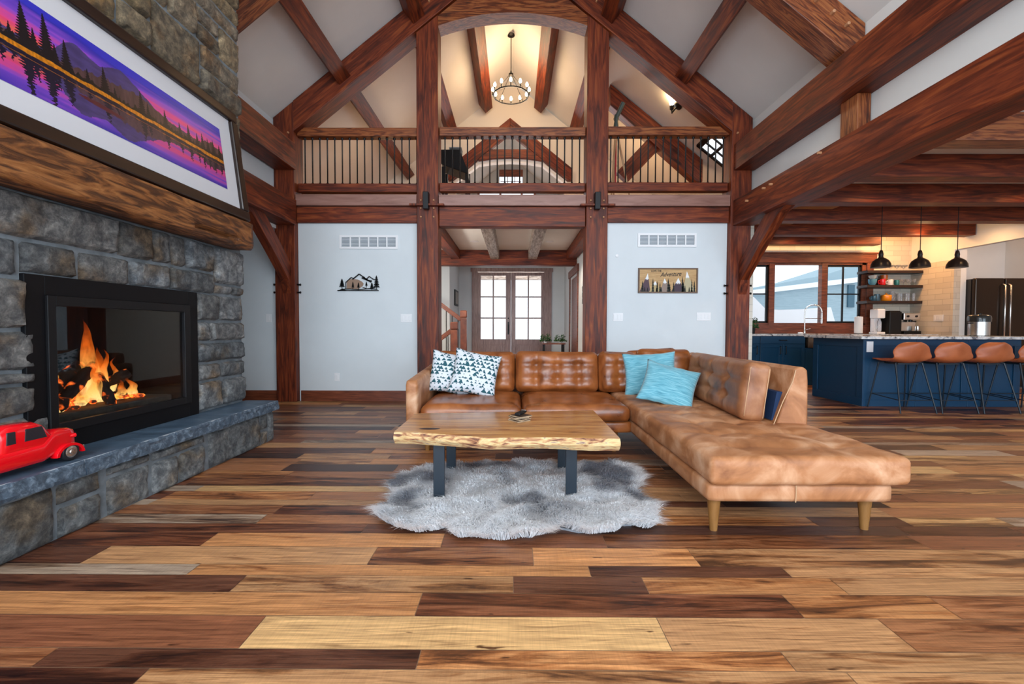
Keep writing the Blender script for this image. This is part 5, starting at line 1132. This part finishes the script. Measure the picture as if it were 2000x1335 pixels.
MB().tube([(1.62, 7.3, 3.3), (1.62, 7.3, 4.3)], .012, 8).build('centre_strap', mat('red strap', (.4, .03, .04), .6), t); MB().lathe([(.03, 0), (.04, .03), (.03, .1), (.045, .14), (.03, .2), (.0, .22)], (1.62, 7.3, 4.25), 12).tube([(1.62, 7.3, 4.4), (1.72, 7.25, 4.62)], .035, 10).build('head', mat('dark bronze', (.05, .07, .06), .4), t, smooth=50)
# roof window in the right bay and door plate details
zf = lambda x: roofz(x)-.012
m = MB(); 
for (y0, y1_, xa, xb) in ((6.95, 7.72, 3.08, 3.14), (6.95, 7.72, 3.5, 3.58), (6.95, 7.0, 3.08, 3.58), (7.68, 7.74, 3.08, 3.58), (7.26, 7.29, 3.1, 3.55), (7.48, 7.51, 3.1, 3.55), (6.95, 7.72, 3.3, 3.325)):
    m.prism([(xa, zf(xa)), (xb, zf(xb)), (xb, zf(xb)-.03), (xa, zf(xa)-.03)], y0, y1_)
w_ = struct('window_3', m, M_black); g_ = MB().prism([(3.1, zf(3.1)), (3.55, zf(3.55)), (3.55, zf(3.55)-.006), (3.1, zf(3.1)-.006)], 7.0, 7.7).build('glass_pane', mat('glowing window pane', (.8, .9, 1), .3, emis=(.85, .93, 1), es=1.3), w_)  # pane emits by itself in place of daylight behind it
# ------------------------------------------------------------------ kitchen
M_blue_cab = mat('navy cabinet paint', (.004, .045, .105), .38); M_granite = pmat('white granite', [(.35, (.10, .10, .11)), (.45, (.50, .50, .50)), (.6, (.72, .72, .71))], ns=14, detail=9, dist=.8, rough=.15, rnd=False)
isl = thing('kitchen_island', 'navy blue kitchen island with shaker panels and a white granite top', 'island', (5.8, 6.55, 0))
IX0, IX1, IY0, IY1 = 4.745, 6.86, 6.13, 7.14
box('body', (IX0, IY0, .0), (IX1, IY1, .918), M_blue_cab, isl)
box('worktop', (IX0-.13, IY0-.13, .918), (IX1+.45, IY1+.05, .955), M_granite, isl, bevel=.004)
def shaker(m, axis, fixed, a0, a1, z0, z1, w=.075, d=.014):
    for (p, q, r_, s_) in ((a0, a1, z0, z0+w), (a0, a1, z1-w, z1), (a0, a0+w, z0+w, z1-w), (a1-w, a1, z0+w, z1-w)):
        if axis == 'Y': m.box((p, fixed-d, r_), (q, fixed, s_))
        else: m.box((fixed-d, p, r_), (fixed, q, s_))
m = MB(); shaker(m, 'X', IX0, IY0-.014, IY1, .0, .915, .11); m.build('end_panel', M_blue_cab, isl, bevel=.003)
for q in range(3):
    a = IX0+(IX1-IX0)*q/3; m = MB(); shaker(m, 'Y', IY0, a+.001, a+(IX1-IX0)/3-.001, .0, .915, .09); m.build('front_panel', M_blue_cab, isl, bevel=.003)
t = thing('power_outlet', 'white outlet cover on the front of the navy island', 'outlet', (4.81, IY0-.014, .80)); box('cover_plate', (4.77, IY0-.022, .74), (4.86, IY0-.0145, .885), M_white, t, bevel=.002); box('socket', (4.795, IY0-.026, .77), (4.835, IY0-.021, .855), M_white, t)
# perimeter cabinets and worktop
cb_ = [(3.47, 4.10, 'navy base cabinet farthest left, mostly behind the timber post'), (4.10, 4.58, 'narrow navy base cabinet beside the timber post'), (4.585, 5.42, 'navy base cabinet with drawer and double doors beside the sink')]
for x0, x1, lab in cb_:
    t = thing('base_cabinet', lab, 'cabinet', ((x0+x1)/2, 8.7, 0), 'navy kitchen base cabinets')
    box('carcass', (x0, 8.42, .0), (x1, 8.99, .918), M_blue_cab, t); m = MB().box((x0+.004, 8.398, .775), (x1-.004, 8.419, .905)); dr = m.build('drawer', M_blue_cab, t, bevel=.003)
    c = (x0+x1)/2; MB().tube([(c-.07, 8.40, .845), (c-.06, 8.372, .84), (c+.06, 8.372, .84), (c+.07, 8.40, .845)], .008, 8).build('pull', M_blackiron, dr)
    for s_ in ((x0+.004, c-.002, c-.05), (c+.002, x1-.004, c+.05)) if x1-x0 > .6 else ((x0+.004, x1-.004, x1-.06),):
        m = MB().box((s_[0]+.06, 8.41, .17), (s_[1]-.06, 8.419, .70)); shaker(m, 'Y', 8.419, s_[0], s_[1], .11, .765, .065, .021); d = m.build('door', M_blue_cab, t, bevel=.003)
        MB().tube([(s_[2], 8.40, .73), (s_[2], 8.372, .72), (s_[2], 8.372, .59), (s_[2], 8.40, .58)], .008, 8).build('pull', M_blackiron, d)
t = thing('base_cabinet', 'navy base cabinet under the coffee machines, behind the island', 'cabinet', (7.0, 8.7, 0), 'navy kitchen base cabinets'); box('carcass', (6.26, 8.42, 0), (7.855, 8.99, .918), M_blue_cab, t); box('toe_kick', (6.26, 8.40, .1), (7.85, 8.42, .9), M_blue_cab, t)
t = thing('sink_cabinet', 'dark cabinet below the farmhouse sink', 'cabinet', (5.84, 8.7, 0)); box('carcass', (5.425, 8.43, 0), (6.255, 8.99, .70), M_blue_cab, t); box('door', (5.43, 8.41, .1), (6.25, 8.429, .69), M_blue_cab, t, bevel=.003)
t = thing('farmhouse_sink', 'hammered metal apron-front sink beside the island end', 'sink', (5.84, 8.7, .7)); M_cop = pmat('hammered copper', [(.3, (.16, .09, .05)), (.7, (.5, .36, .27))], ns=5, rough=.3, metal=1., bump=.3)
m = MB().box((5.45, 8.36, .703), (6.23, 8.40, .945)).box((5.45, 8.90, .703), (6.23, 8.93, .94)).box((5.45, 8.40, .703), (5.48, 8.90, .94)).box((6.2, 8.40, .703), (6.23, 8.9, .94)).box((5.48, 8.40, .703), (6.2, 8.9, .72)); m.build('basin', M_cop, t, bevel=.004)
t = thing('perimeter_worktop', 'white granite worktop below the kitchen window', 'worktop', (5.6, 8.7, .92)); MB().box((3.47, 8.37, .919), (5.44, 8.995, .957)).box((6.24, 8.37, .919), (7.855, 8.995, .957)).box((5.44, 8.935, .919), (6.24, 8.995, .957)).build('slab', M_granite, t, bevel=.003)
# window over the sink
wy = 8.985
m = MB().box((4.12, wy, 1.0), (4.25, 9.0, 2.36)).box((6.98, wy-.01, 1.0), (7.11, 9.0, 2.36)).box((4.1, wy-.02, 2.36), (7.16, 9.0, 2.53)).box((4.05, wy-.04, 2.53), (7.2, 9.0, 2.56)).box((4.12, wy-.03, .96), (7.13, 9.0, 1.13)); struct('trim_4', m, M_trim, bevel=.004)
m = MB().box((4.25, 9.0, 1.13), (6.98, 9.1, 1.17)).box((4.25, 9.0, 2.32), (6.98, 9.1, 2.36)).box((5.06, 8.99, 1.13), (5.17, 9.1, 2.36)).box((6.10, 8.99, 1.13), (6.21, 9.1, 2.36)).box((4.25, 9.0, 1.13), (4.3, 9.1, 2.36)).box((6.9, 9.0, 1.13), (6.98, 9.1, 2.36))
w1 = struct('window_1', m, M_trim)
for (a, b) in ((4.32, 5.06), (6.21, 6.90)):
    c = (a+b)/2; m = MB().box((a, 9.03, 1.17), (a+.035, 9.07, 2.32)).box((b-.035, 9.03, 1.17), (b, 9.07, 2.32)).box((a, 9.03, 1.17), (b, 9.07, 1.205)).box((a, 9.03, 2.285), (b, 9.07, 2.32)).box((c-.012, 9.035, 1.2), (c+.012, 9.065, 2.3)).box((a, 9.035, 1.735), (b, 9.065, 1.757)); m.build('casement_sash', M_black, w1)
box('glass_pane', (4.3, 9.048, 1.17), (6.9, 9.052, 2.32), M_glass, w1)
# house and snow outside
t = thing('neighbour_house', 'grey neighbouring house with snowy roof edges outside the kitchen window', 'house', (11.5, 17, 0))
M_sid = pmat('grey siding', [(.3, (.30, .40, .45)), (.7, (.38, .49, .54))], (1, 1, 12), ns=4, rough=.8)
def fz(x): return 2.39+.12*(x-9.35)
MB().prism([(8.0, -.1), (8.0, fz(8)), (14, fz(14)), (14, -.1)], 16, 19).build('wall', M_sid, t)
M_rsh = mat('roof fascia', (.34, .46, .52), .8)
MB().prism([(8.2, fz(8.2)+.14), (14, fz(14)+.14), (14, 3.95), (12, 3.3), (10.8, 2.92), (9.35, 2.66), (8.2, 2.45)], 15.9, 19).build('roof', M_rsh, t); MB().prism([(8.2, fz(8.2)-.02), (14, fz(14)-.02), (14, fz(14)+.16), (8.2, fz(8.2)+.14)], 15.8, 15.99).build('snowy_fascia', M_snow, t)
MB().box((11.75, 15.93, 1.82), (11.97, 15.999, 2.6)).build('window', mat('dark pane', (.05, .12, .17), .2), t); MB().prism([(7.6, 2.55), (7.9, 2.86), (8.9, 2.84), (9.05, 2.78), (8.3, 2.5)], 19.2, 20).build('rear_roof', M_rsh, t)
vs = []; 
o = MB().prism([(5.5, -.1), (5.5, 1.7), (6.9, 1.75), (7.15, 2.0), (7.5, 1.65), (7.9, 1.62), (9.2, 1.66), (9.45, 1.70), (9.6, 1.2), (10, .6), (10.2, -.1)], 13.5, 15.0).build('snow_bank', M_snow); tag(o, 'bright snow bank outside below the neighbouring house', 'snow bank')
# shelves
M_shelf = mat('dark shelf wood', (.022, .010, .008), .45)
for z, lab in ((2.13, 'top dark floating shelf'), (1.85, 'middle dark floating shelf holding mugs and stemware'), (1.545, 'lowest dark floating shelf holding an orange pot')):
    o = MB().box((6.79, 8.72, z), (7.855, 8.995, z+.05)).build('floating_shelf', M_shelf, bevel=.003); tag(o, lab + ' beside the kitchen window', 'shelf', 'floating shelves')
M_gls = mat('drinking glass', (.95, .97, 1), .05, trans=.9, ior=1.3)
def mug(x, y, z, r, h, col, lab, handle=True, group='mugs on the kitchen shelves'):
    t = thing('mug', lab, 'mug', (x, y, z), group); mm_ = mat('glazed', col, .2); MB().lathe([(r*.85, 0), (r, h*.15), (r, h), (r*.9, h), (r*.88, .01), (0, .01)], (x, y, z), 18).build('cup', mm_, t, smooth=40)
    MB().tube([(x-r*.95, y, z+h*.8), (x-r*1.6, y, z+h*.7), (x-r*1.6, y, z+h*.35), (x-r*.95, y, z+h*.2)], r*.14, 8).build('handle', mm_, t, smooth=60)
def bowl(x, y, z, r, h, col, lab, name='bowl', cat='bowl'):
    o = MB().lathe([(r*.5, 0), (r*.85, h*.4), (r, h), (r*.94, h), (r*.8, h*.42), (0, h*.1)], (x, y, z), 24).build(name, mat('glazed bowl', col, .2), smooth=40); tag(o, lab, cat)
S1, S2_ = 1.9002, 1.5952; ORD = ['first', 'second', 'third', 'fourth', 'fifth']
bowl(6.98, 8.84, S1, .075, .12, (.10, .28, .38), 'teal bowl at the left of the middle kitchen shelf'); bowl(6.98, 8.84, S1+.122, .07, .07, (.62, .60, .55), 'cream bowl stacked on the teal bowl')
mug(7.14, 8.80, S1, .05, .12, (.55, .01, .015), 'red mug on the middle kitchen shelf'); mug(7.29, 8.80, S1, .05, .11, (.75, .75, .75), 'white mug on the middle kitchen shelf'); mug(7.42, 8.80, S1, .04, .10, (.02, .14, .16), 'dark teal mug on the middle kitchen shelf')
bowl(7.12, 8.93, S1, .06, .18, (.04, .03, .03), 'dark tall pot behind the red mug', 'pot', 'pot'); bowl(7.27, 8.92, S1, .06, .21, (.75, .16, .02), 'orange tall pot behind the white mug', 'pot', 'pot')
for i in range(5):
    x = 7.50+i*.065; y = 8.80+.02*(i % 2); o = MB().lathe([(.025, 0), (.004, .006), (.004, .05), (.026, .075), (.03, .12), (.027, .12), (.023, .077), (0, .055)], (x, y, S1), 14).build('wine_glass', M_gls, smooth=50)
    tag(o, 'clear stemmed glass on the middle kitchen shelf, %s of five from the mugs' % ORD[i], 'glass', 'stemmed glasses on the middle shelf')
mug(7.00, 8.82, S2_, .05, .10, (.03, .09, .14), 'navy mug at the left of the lowest kitchen shelf'); mug(7.11, 8.88, S2_, .045, .14, (.05, .12, .17), 'tall slate blue mug behind the orange pot')
t = thing('casserole_pot', 'orange casserole pot with lid on the lowest kitchen shelf', 'pot', (7.24, 8.82, S2_)); MB().lathe([(.07, 0), (.085, .02), (.085, .10), (.0, .10)], (7.24, 8.82, S2_), 24).build('body', mat('orange enamel', (.85, .27, .01), .2), t, smooth=40); MB().lathe([(.087, .10), (.08, .115), (.03, .13), (.012, .135), (.018, .155), (0, .16)], (7.24, 8.82, S2_), 24).build('lid', mat('orange lid', (.85, .30, .02), .2), t, smooth=40)
t = thing('glass_jug', 'clear jug beside the orange casserole pot', 'jug', (7.37, 8.84, S2_)); MB().lathe([(.04, 0), (.05, .02), (.05, .12), (.035, .17), (.04, .2), (.036, .2), (.03, .16), (.045, .12), (0, .01)], (7.37, 8.84, S2_), 18).build('vessel', M_gls, t, smooth=50); MB().tube([(7.41, 8.84, S2_+.17), (7.45, 8.84, S2_+.13), (7.42, 8.84, S2_+.06)], .006, 8).build('handle', M_gls, t)
for i in range(5):
    x = 7.48+i*.072; o = MB().lathe([(.027, 0), (.032, .15), (.029, .15), (.024, .006), (0, .006)], (x, 8.82+.03*(i % 2), S2_), 16).build('tumbler', M_gls, smooth=40); tag(o, 'clear tumbler on the lowest kitchen shelf, %s of five from the jug' % ORD[i], 'glass', 'tumblers on the lowest shelf')
for i in range(3):
    x = 7.32+i*.13; o = MB().lathe([(.04, 0), (.005, .008), (.005, .05), (.055, .08), (.06, .11), (.056, .11), (0, .06)], (x, 8.84, 2.1803), 16).build('dessert_glass', M_gls, smooth=50); tag(o, 'clear footed glass on the top kitchen shelf, %s of three from the window side' % ORD[i], 'glass', 'footed glasses on the top shelf')
# counter things
CZ = .9575
t = thing('soda_maker', 'white soda maker on the worktop below the shelves', 'soda maker', (7.03, 8.75, CZ)); MB().box((6.95, 8.66, CZ), (7.11, 8.86, CZ+.04)).build('base', M_white, t, bevel=.008); MB().box((6.97, 8.76, CZ+.04), (7.09, 8.86, CZ+.46)).build('column', M_white, t, bevel=.01); MB().box((6.955, 8.66, CZ+.30), (7.105, 8.86, CZ+.48)).build('head', M_white, t, bevel=.015)
MB().lathe([(.03, 0), (.035, .02), (.035, .18), (.015, .24), (0, .24)], (7.03, 8.71, CZ+.045), 14).build('bottle', M_gls, t, smooth=50)
t = thing('kitchen_appliance', 'tall black appliance between the soda maker and the espresso machine', 'appliance', (7.27, 8.72, CZ)); MB().box((7.155, 8.62, CZ), (7.385, 8.84, CZ+.43)).build('body', M_black, t, bevel=.012); MB().box((7.17, 8.64, CZ+.43), (7.37, 8.82, CZ+.445)).build('lid', M_blackiron, t, bevel=.004)
t = thing('espresso_machine', 'silver espresso machine on the worktop in the corner', 'espresso machine', (7.58, 8.8, CZ)); MB().box((7.42, 8.72, CZ+.02), (7.74, 8.95, CZ+.40)).build('housing', M_chrome, t, bevel=.012); MB().box((7.42, 8.60, CZ), (7.74, 8.95, CZ+.06)).build('drip_tray', M_blackiron, t, bevel=.005); MB().box((7.42, 8.62, CZ+.27), (7.74, 8.74, CZ+.40)).build('group_head', M_chrome, t, bevel=.01)
MB().lathe([(.035, 0), (.035, -.04), (0, -.04)], (7.58, 8.66, CZ+.27), 14).tube([(7.58, 8.66, CZ+.25), (7.58, 8.54, CZ+.24)], .012, 8).build('portafilter', M_blackiron, t, smooth=40); MB().lathe([(.02, 0), (.02, -.012), (0, -.012)], (7.5, 8.62, CZ+.34), 12, 'Y').lathe([(.02, 0), (.02, -.012), (0, -.012)], (7.66, 8.62, CZ+.34), 12, 'Y').build('gauge', M_black, t); MB().lathe([(.03, 0), (.035, .04), (.03, .09), (.027, .09), (0, .01)], (7.70, 8.64, CZ+.062), 14).build('milk_jug', M_chrome, t, smooth=40)
t = thing('paper_towel', 'white paper towel roll standing by the window frame', 'paper towel', (6.64, 8.72, CZ)); MB().lathe([(.065, .01), (.068, .015), (.068, .33), (.02, .335), (0, .335)], (6.64, 8.72, CZ), 22).build('roll', mat('paper', (.85, .85, .84), .9), t, smooth=40); MB().lathe([(.075, 0), (.075, .01), (0, .01)], (6.64, 8.72, CZ), 22).build('holder', M_blackiron, t)
t = thing('kitchen_faucet', 'tall steel spring faucet at the sink in front of the window', 'faucet', (5.76, 8.95, CZ))
fp_ = [(5.76, 8.965, CZ), (5.76, 8.965, 1.35)] + [(5.76+.135*(1-math.cos(a)), 8.965-.10*(1-math.cos(a))/2, 1.38+.145*math.sin(a)) for a in [PI*q/10 for q in range(11)]]
MB().tube(fp_, .013, 10).build('neck', M_chrome, t, smooth=60); MB().tube([(6.03, 8.865, 1.37), (6.03, 8.865, 1.16)], [.014, .02], 10).build('spray_head', M_chrome, t, smooth=50); MB().tube([(5.76, 8.965, 1.26), (6.03, 8.865, 1.26)], .006, 8).build('bracket', M_chrome, t); MB().lathe([(.025, 0), (.028, .03), (.02, .06), (.016, .12)], (5.76, 8.965, CZ), 14).tube([(5.78, 8.965, 1.03), (5.86, 8.94, 1.06)], .008, 8).build('base_lever', M_chrome, t, smooth=50)
plant(4.62, 8.72, CZ, .10, .22, 'small dark plant on the worktop partly behind the right timber post', 12, pr=.035, ph=.12, pm=M_black)
o = MB().lathe([(.04, 0), (.05, .015), (.035, .03), (0, .035)], (5.42, 8.55, CZ), 14).build('sponge_dish', M_white, smooth=50); tag(o, 'small white dish on the worktop left of the faucet', 'dish')
# pressure cooker on the island
t = thing('pressure_cooker', 'steel pressure cooker with black lid on the island', 'cooker', (6.62, 6.45, .956)); MB().lathe([(.10, 0), (.115, .01), (.115, .20), (.10, .21), (0, .21)], (6.62, 6.45, .956), 28).build('pot', M_chrome, t, smooth=40); MB().lathe([(.125, .20), (.128, .25), (.12, .285), (.10, .30), (.03, .305), (0, .305)], (6.62, 6.45, .956), 28).build('lid', mat('glossy black', (.02, .02, .02), .12), t, smooth=40); MB().lathe([(.03, .305), (.03, .32), (0, .32)], (6.62, 6.45, .956), 14).build('knob', M_black, t)
for sx in (-1, 1): MB().box((6.62+sx*.13-.02, 6.42, 1.13), (6.62+sx*.13+.02, 6.48, 1.15)).build('handle', M_black, t, bevel=.004)
# refrigerator
M_fr = mat('dark stainless', (.055, .040, .032), .25, metal=.9)
t = thing('refrigerator', 'large dark stainless french-door refrigerator at the right edge of the kitchen', 'refrigerator', (8.55, 8.4, 0)); box('body', (8.09, 8.04, .02), (9.06, 8.86, 1.94), mat('fridge side', (.018, .018, .02), .4), t)
for (a, b, hx) in ((8.09, 8.60, 8.56), (8.61, 9.06, 8.655)):
    d = box('door', (a, 7.96, .72), (b, 8.035, 1.95), M_fr, t, bevel=.018); MB().tube([(hx, 7.95, 1.84), (hx, 7.91, 1.82), (hx, 7.91, .84), (hx, 7.95, .82)], .014, 10).build('handle', M_chrome, d, smooth=50)
d = box('freezer_drawer', (8.09, 7.96, .06), (9.06, 8.035, .70), M_fr, t, bevel=.012); MB().tube([(8.2, 7.95, .62), (8.2, 7.91, .62), (8.95, 7.91, .62), (8.95, 7.95, .62)], .012, 8).build('handle', M_chrome, d, smooth=50)
# switch plate on the tiled return
t = thing('light_switch', 'white four-gang switch plate on the tiled wall beside the refrigerator', 'switch', (7.86, 8.38, 1.2)); box('cover_plate', (7.852, 8.29, 1.2), (7.8595, 8.48, 1.32), M_white, t, bevel=.002)
for q in range(4): box('rocker', (7.848, 8.305+q*.044, 1.225), (7.853, 8.335+q*.044, 1.295), M_white, t)
# pendants
pend = None
for i, (x, lab) in enumerate(((5.245, 'left of three black dome pendants, nearest the window'), (5.80, 'middle of three black dome pendants over the island'), (6.33, 'right of three black dome pendants, in front of the refrigerator alcove'))):
    if pend is None:
        pend = thing('pendant_lamp', lab, 'pendant lamp', (x, 6.5, 1.93), 'pendants over the island')
        M_shade = mat('black enamel shade', (.018, .012, .010), .3); prof = [(.118, 0), (.122, .005), (.117, .05), (.095, .095), (.06, .125), (.032, .14), (.026, .16), (.03, .185), (.028, .20), (.02, .24), (.008, .25)]
        MB().lathe(prof + [(.005, .25)] , (x, 6.5, 1.93), 28).build('shade', M_shade, pend, smooth=40)
        MB().lathe([(.112, .012), (.108, .05), (.085, .09), (.05, .118), (0, .125)], (x, 6.5, 1.93), 28).build('shade_lining', mat('white enamel lining', (.85, .82, .76), .35), pend, smooth=180)
        MB().tube([(x, 6.5, 2.17), (x, 6.5, 2.88)], .005, 6).build('cord', M_black, pend); MB().lathe([(.05, .0), (.05, -.02), (0, -.025)], (x, 6.5, 2.889), 16).build('canopy', M_blackiron, pend)
        MB().lathe([(0, 0), (.026, .012), (.032, .04), (.018, .075), (.012, .09), (0, .09)], (x, 6.5, 1.955), 14).build('bulb', mat('lit pendant bulb', (1, .9, .7), .4, emis=(1, .82, .58), es=25), pend, smooth=180); p = pend
    else: p = copy_tree(pend); p.location.x = x; p['label'] = lab
    point('pendant light', (x, 6.5, 1.90), 6, WARM2, .05, spot=150)
# kitchen downlights between the joists (warm)
for (x, y) in ((4.5, 5.4), (6.4, 5.4), (5.2, 8.3), (6.6, 8.3), (7.4, 7.35)):
    point('kitchen downlight', (x, y, 2.86), 26, (1, .56, .24), .05, spot=150)
    t = thing('recessed_light', {(4.5, 5.4): 'recessed light between kitchen joists, nearest the living room', (6.4, 5.4): 'recessed light between kitchen joists, above the stools', (5.2, 8.3): 'recessed light above the sink', (6.6, 8.3): 'recessed light left of the shelves', (7.4, 7.35): 'recessed light near the tiled corner'}[(x, y)], 'ceiling light', (x, y, 2.889), 'kitchen ceiling lights')
    MB().lathe([(.07, -.001), (.07, -.005), (.05, -.005)], (x, y, 2.889), 20).build('ring', M_white, t); MB().lathe([(.05, -.003), (0, -.003)], (x, y, 2.889), 20).build('lens', mat('warm lens', (1, 1, 1), .5, emis=(1, .7, .4), es=8), t)
a_ = area('cove strip light', (5.7, 8.93, 2.59), (5.7, 8.97, 3.2), 2.9, .03, 5, (1, .58, .22)); area('shelf corner fill', (7.2, 8.3, 2.86), (7.5, 8.9, 1.5), .3, .3, 24, (1, .50, .19))  # the shelf corner lamp is unseen fill added to warm the tiles
point('alcove fill', (8.6, 7.3, 2.7), 16, (1, .55, .28), .1); point('kitchen aisle fill', (6.9, 7.7, 2.6), 9, (1, .60, .28), .1)  # unseen fill lamps added for the fridge alcove and the aisle
# bar stools
M_stool = pmat('tan stool leather', [(.3, (.36, .085, .025)), (.7, (.54, .15, .05))], ns=5, rough=.42, rough2=.5, bump=.05)
st = thing('bar_stool', 'tan leather bar stool nearest the end of the island', 'bar stool', (0, 0, 0), 'bar stools at the island')
path = [(.25, .655, .195), (.235, .668, .205), (.15, .655, .215), (.04, .640, .225), (-.06, .630, .232), (-.13, .638, .237), (-.175, .662, .238), (-.20, .70, .240), (-.215, .745, .238), (-.225, .79, .230), (-.235, .83, .212), (-.24, .862, .18), (-.242, .882, .135), (-.242, .893, .07)]
nu = 16; vs = []; 
for s_ in (0, 1):
    for (y, z, w) in path:
        for i in range(nu+1):
            u = -1+2*i/nu; up_ = max(0, min(1, (.10-y)/.3)); zz = z + .045*up_*u*u*max(0, min(1, (.80-z)/.12)) + .008*u*u*(z < .66); yy = y + .10*u*u*max(0, min(1, (z-.63)/.12))*(1 if y < .05 else 0)
            tt = .020 if s_ else 0; ny, nz = (0, -1) if z < .66 and y > -.1 else (-.85, -.5)
            vs.append((u*w, yy+ny*tt, zz+nz*tt))
Np = len(path); NN = Np*(nu+1); fs = []
for s_ in (0, 1):
    for j in range(Np-1):
        for i in range(nu): a = s_*NN+j*(nu+1)+i; fs.append((a, a+1, a+nu+2, a+nu+1))
edge = [j*(nu+1) for j in range(Np)] + [(Np-1)*(nu+1)+i for i in range(1, nu+1)] + [j*(nu+1)+nu for j in range(Np-2, -1, -1)] + [i for i in range(nu-1, 0, -1)]
for a, b in zip(edge, edge[1:]+edge[:1]): fs.append((a, b, b+NN, a+NN))
m = MB(); m.add(vs, fs); sh = m.build('seat_shell', M_stool, st, smooth=70); sb2 = sh.modifiers.new('sub', 'SUBSURF'); sb2.levels = 1; sb2.render_levels = 1
for (x0, y0, x1, y1_) in ((.17, -.10, .225, -.26), (-.17, -.10, -.225, -.26), (.18, .15, .245, .235), (-.18, .15, -.245, .235)):
    MB().tube([(x0*.7, y0*.6, .632), (x0, y0, .618), (x1, y1_, 0)], [.011, .011, .008], 10).build('leg', M_legblack, st, smooth=40)
def lp(x0, y0, x1, y1_, z): f = 1-z/.618; return (x0+(x1-x0)*f, y0+(y1_-y0)*f, z)
c4 = [lp(.17, -.10, .225, -.26, .16), lp(.18, .15, .245, .235, .19), lp(-.18, .15, -.245, .235, .19), lp(-.17, -.10, -.225, -.26, .16)]
MB().tube(c4, .006, 8, closed=True).build('foot_rail', M_legblack, st)
MB().box((-.13, -.09, .60), (.13, .12, .618)).build('seat_mount', M_legblack, st)
for i, (x, y, lab) in enumerate(((5.035, 5.855, None), (5.56, 5.86, 'tan leather bar stool, second from the end of the island'), (6.08, 5.86, 'tan leather bar stool in the middle of the island, third in the row'), (6.62, 5.86, 'tan leather bar stool cut off by the right edge of the picture'))):
    s_ = st if i == 0 else copy_tree(st); s_.location = (x, y, 0)
    if lab: s_['label'] = lab
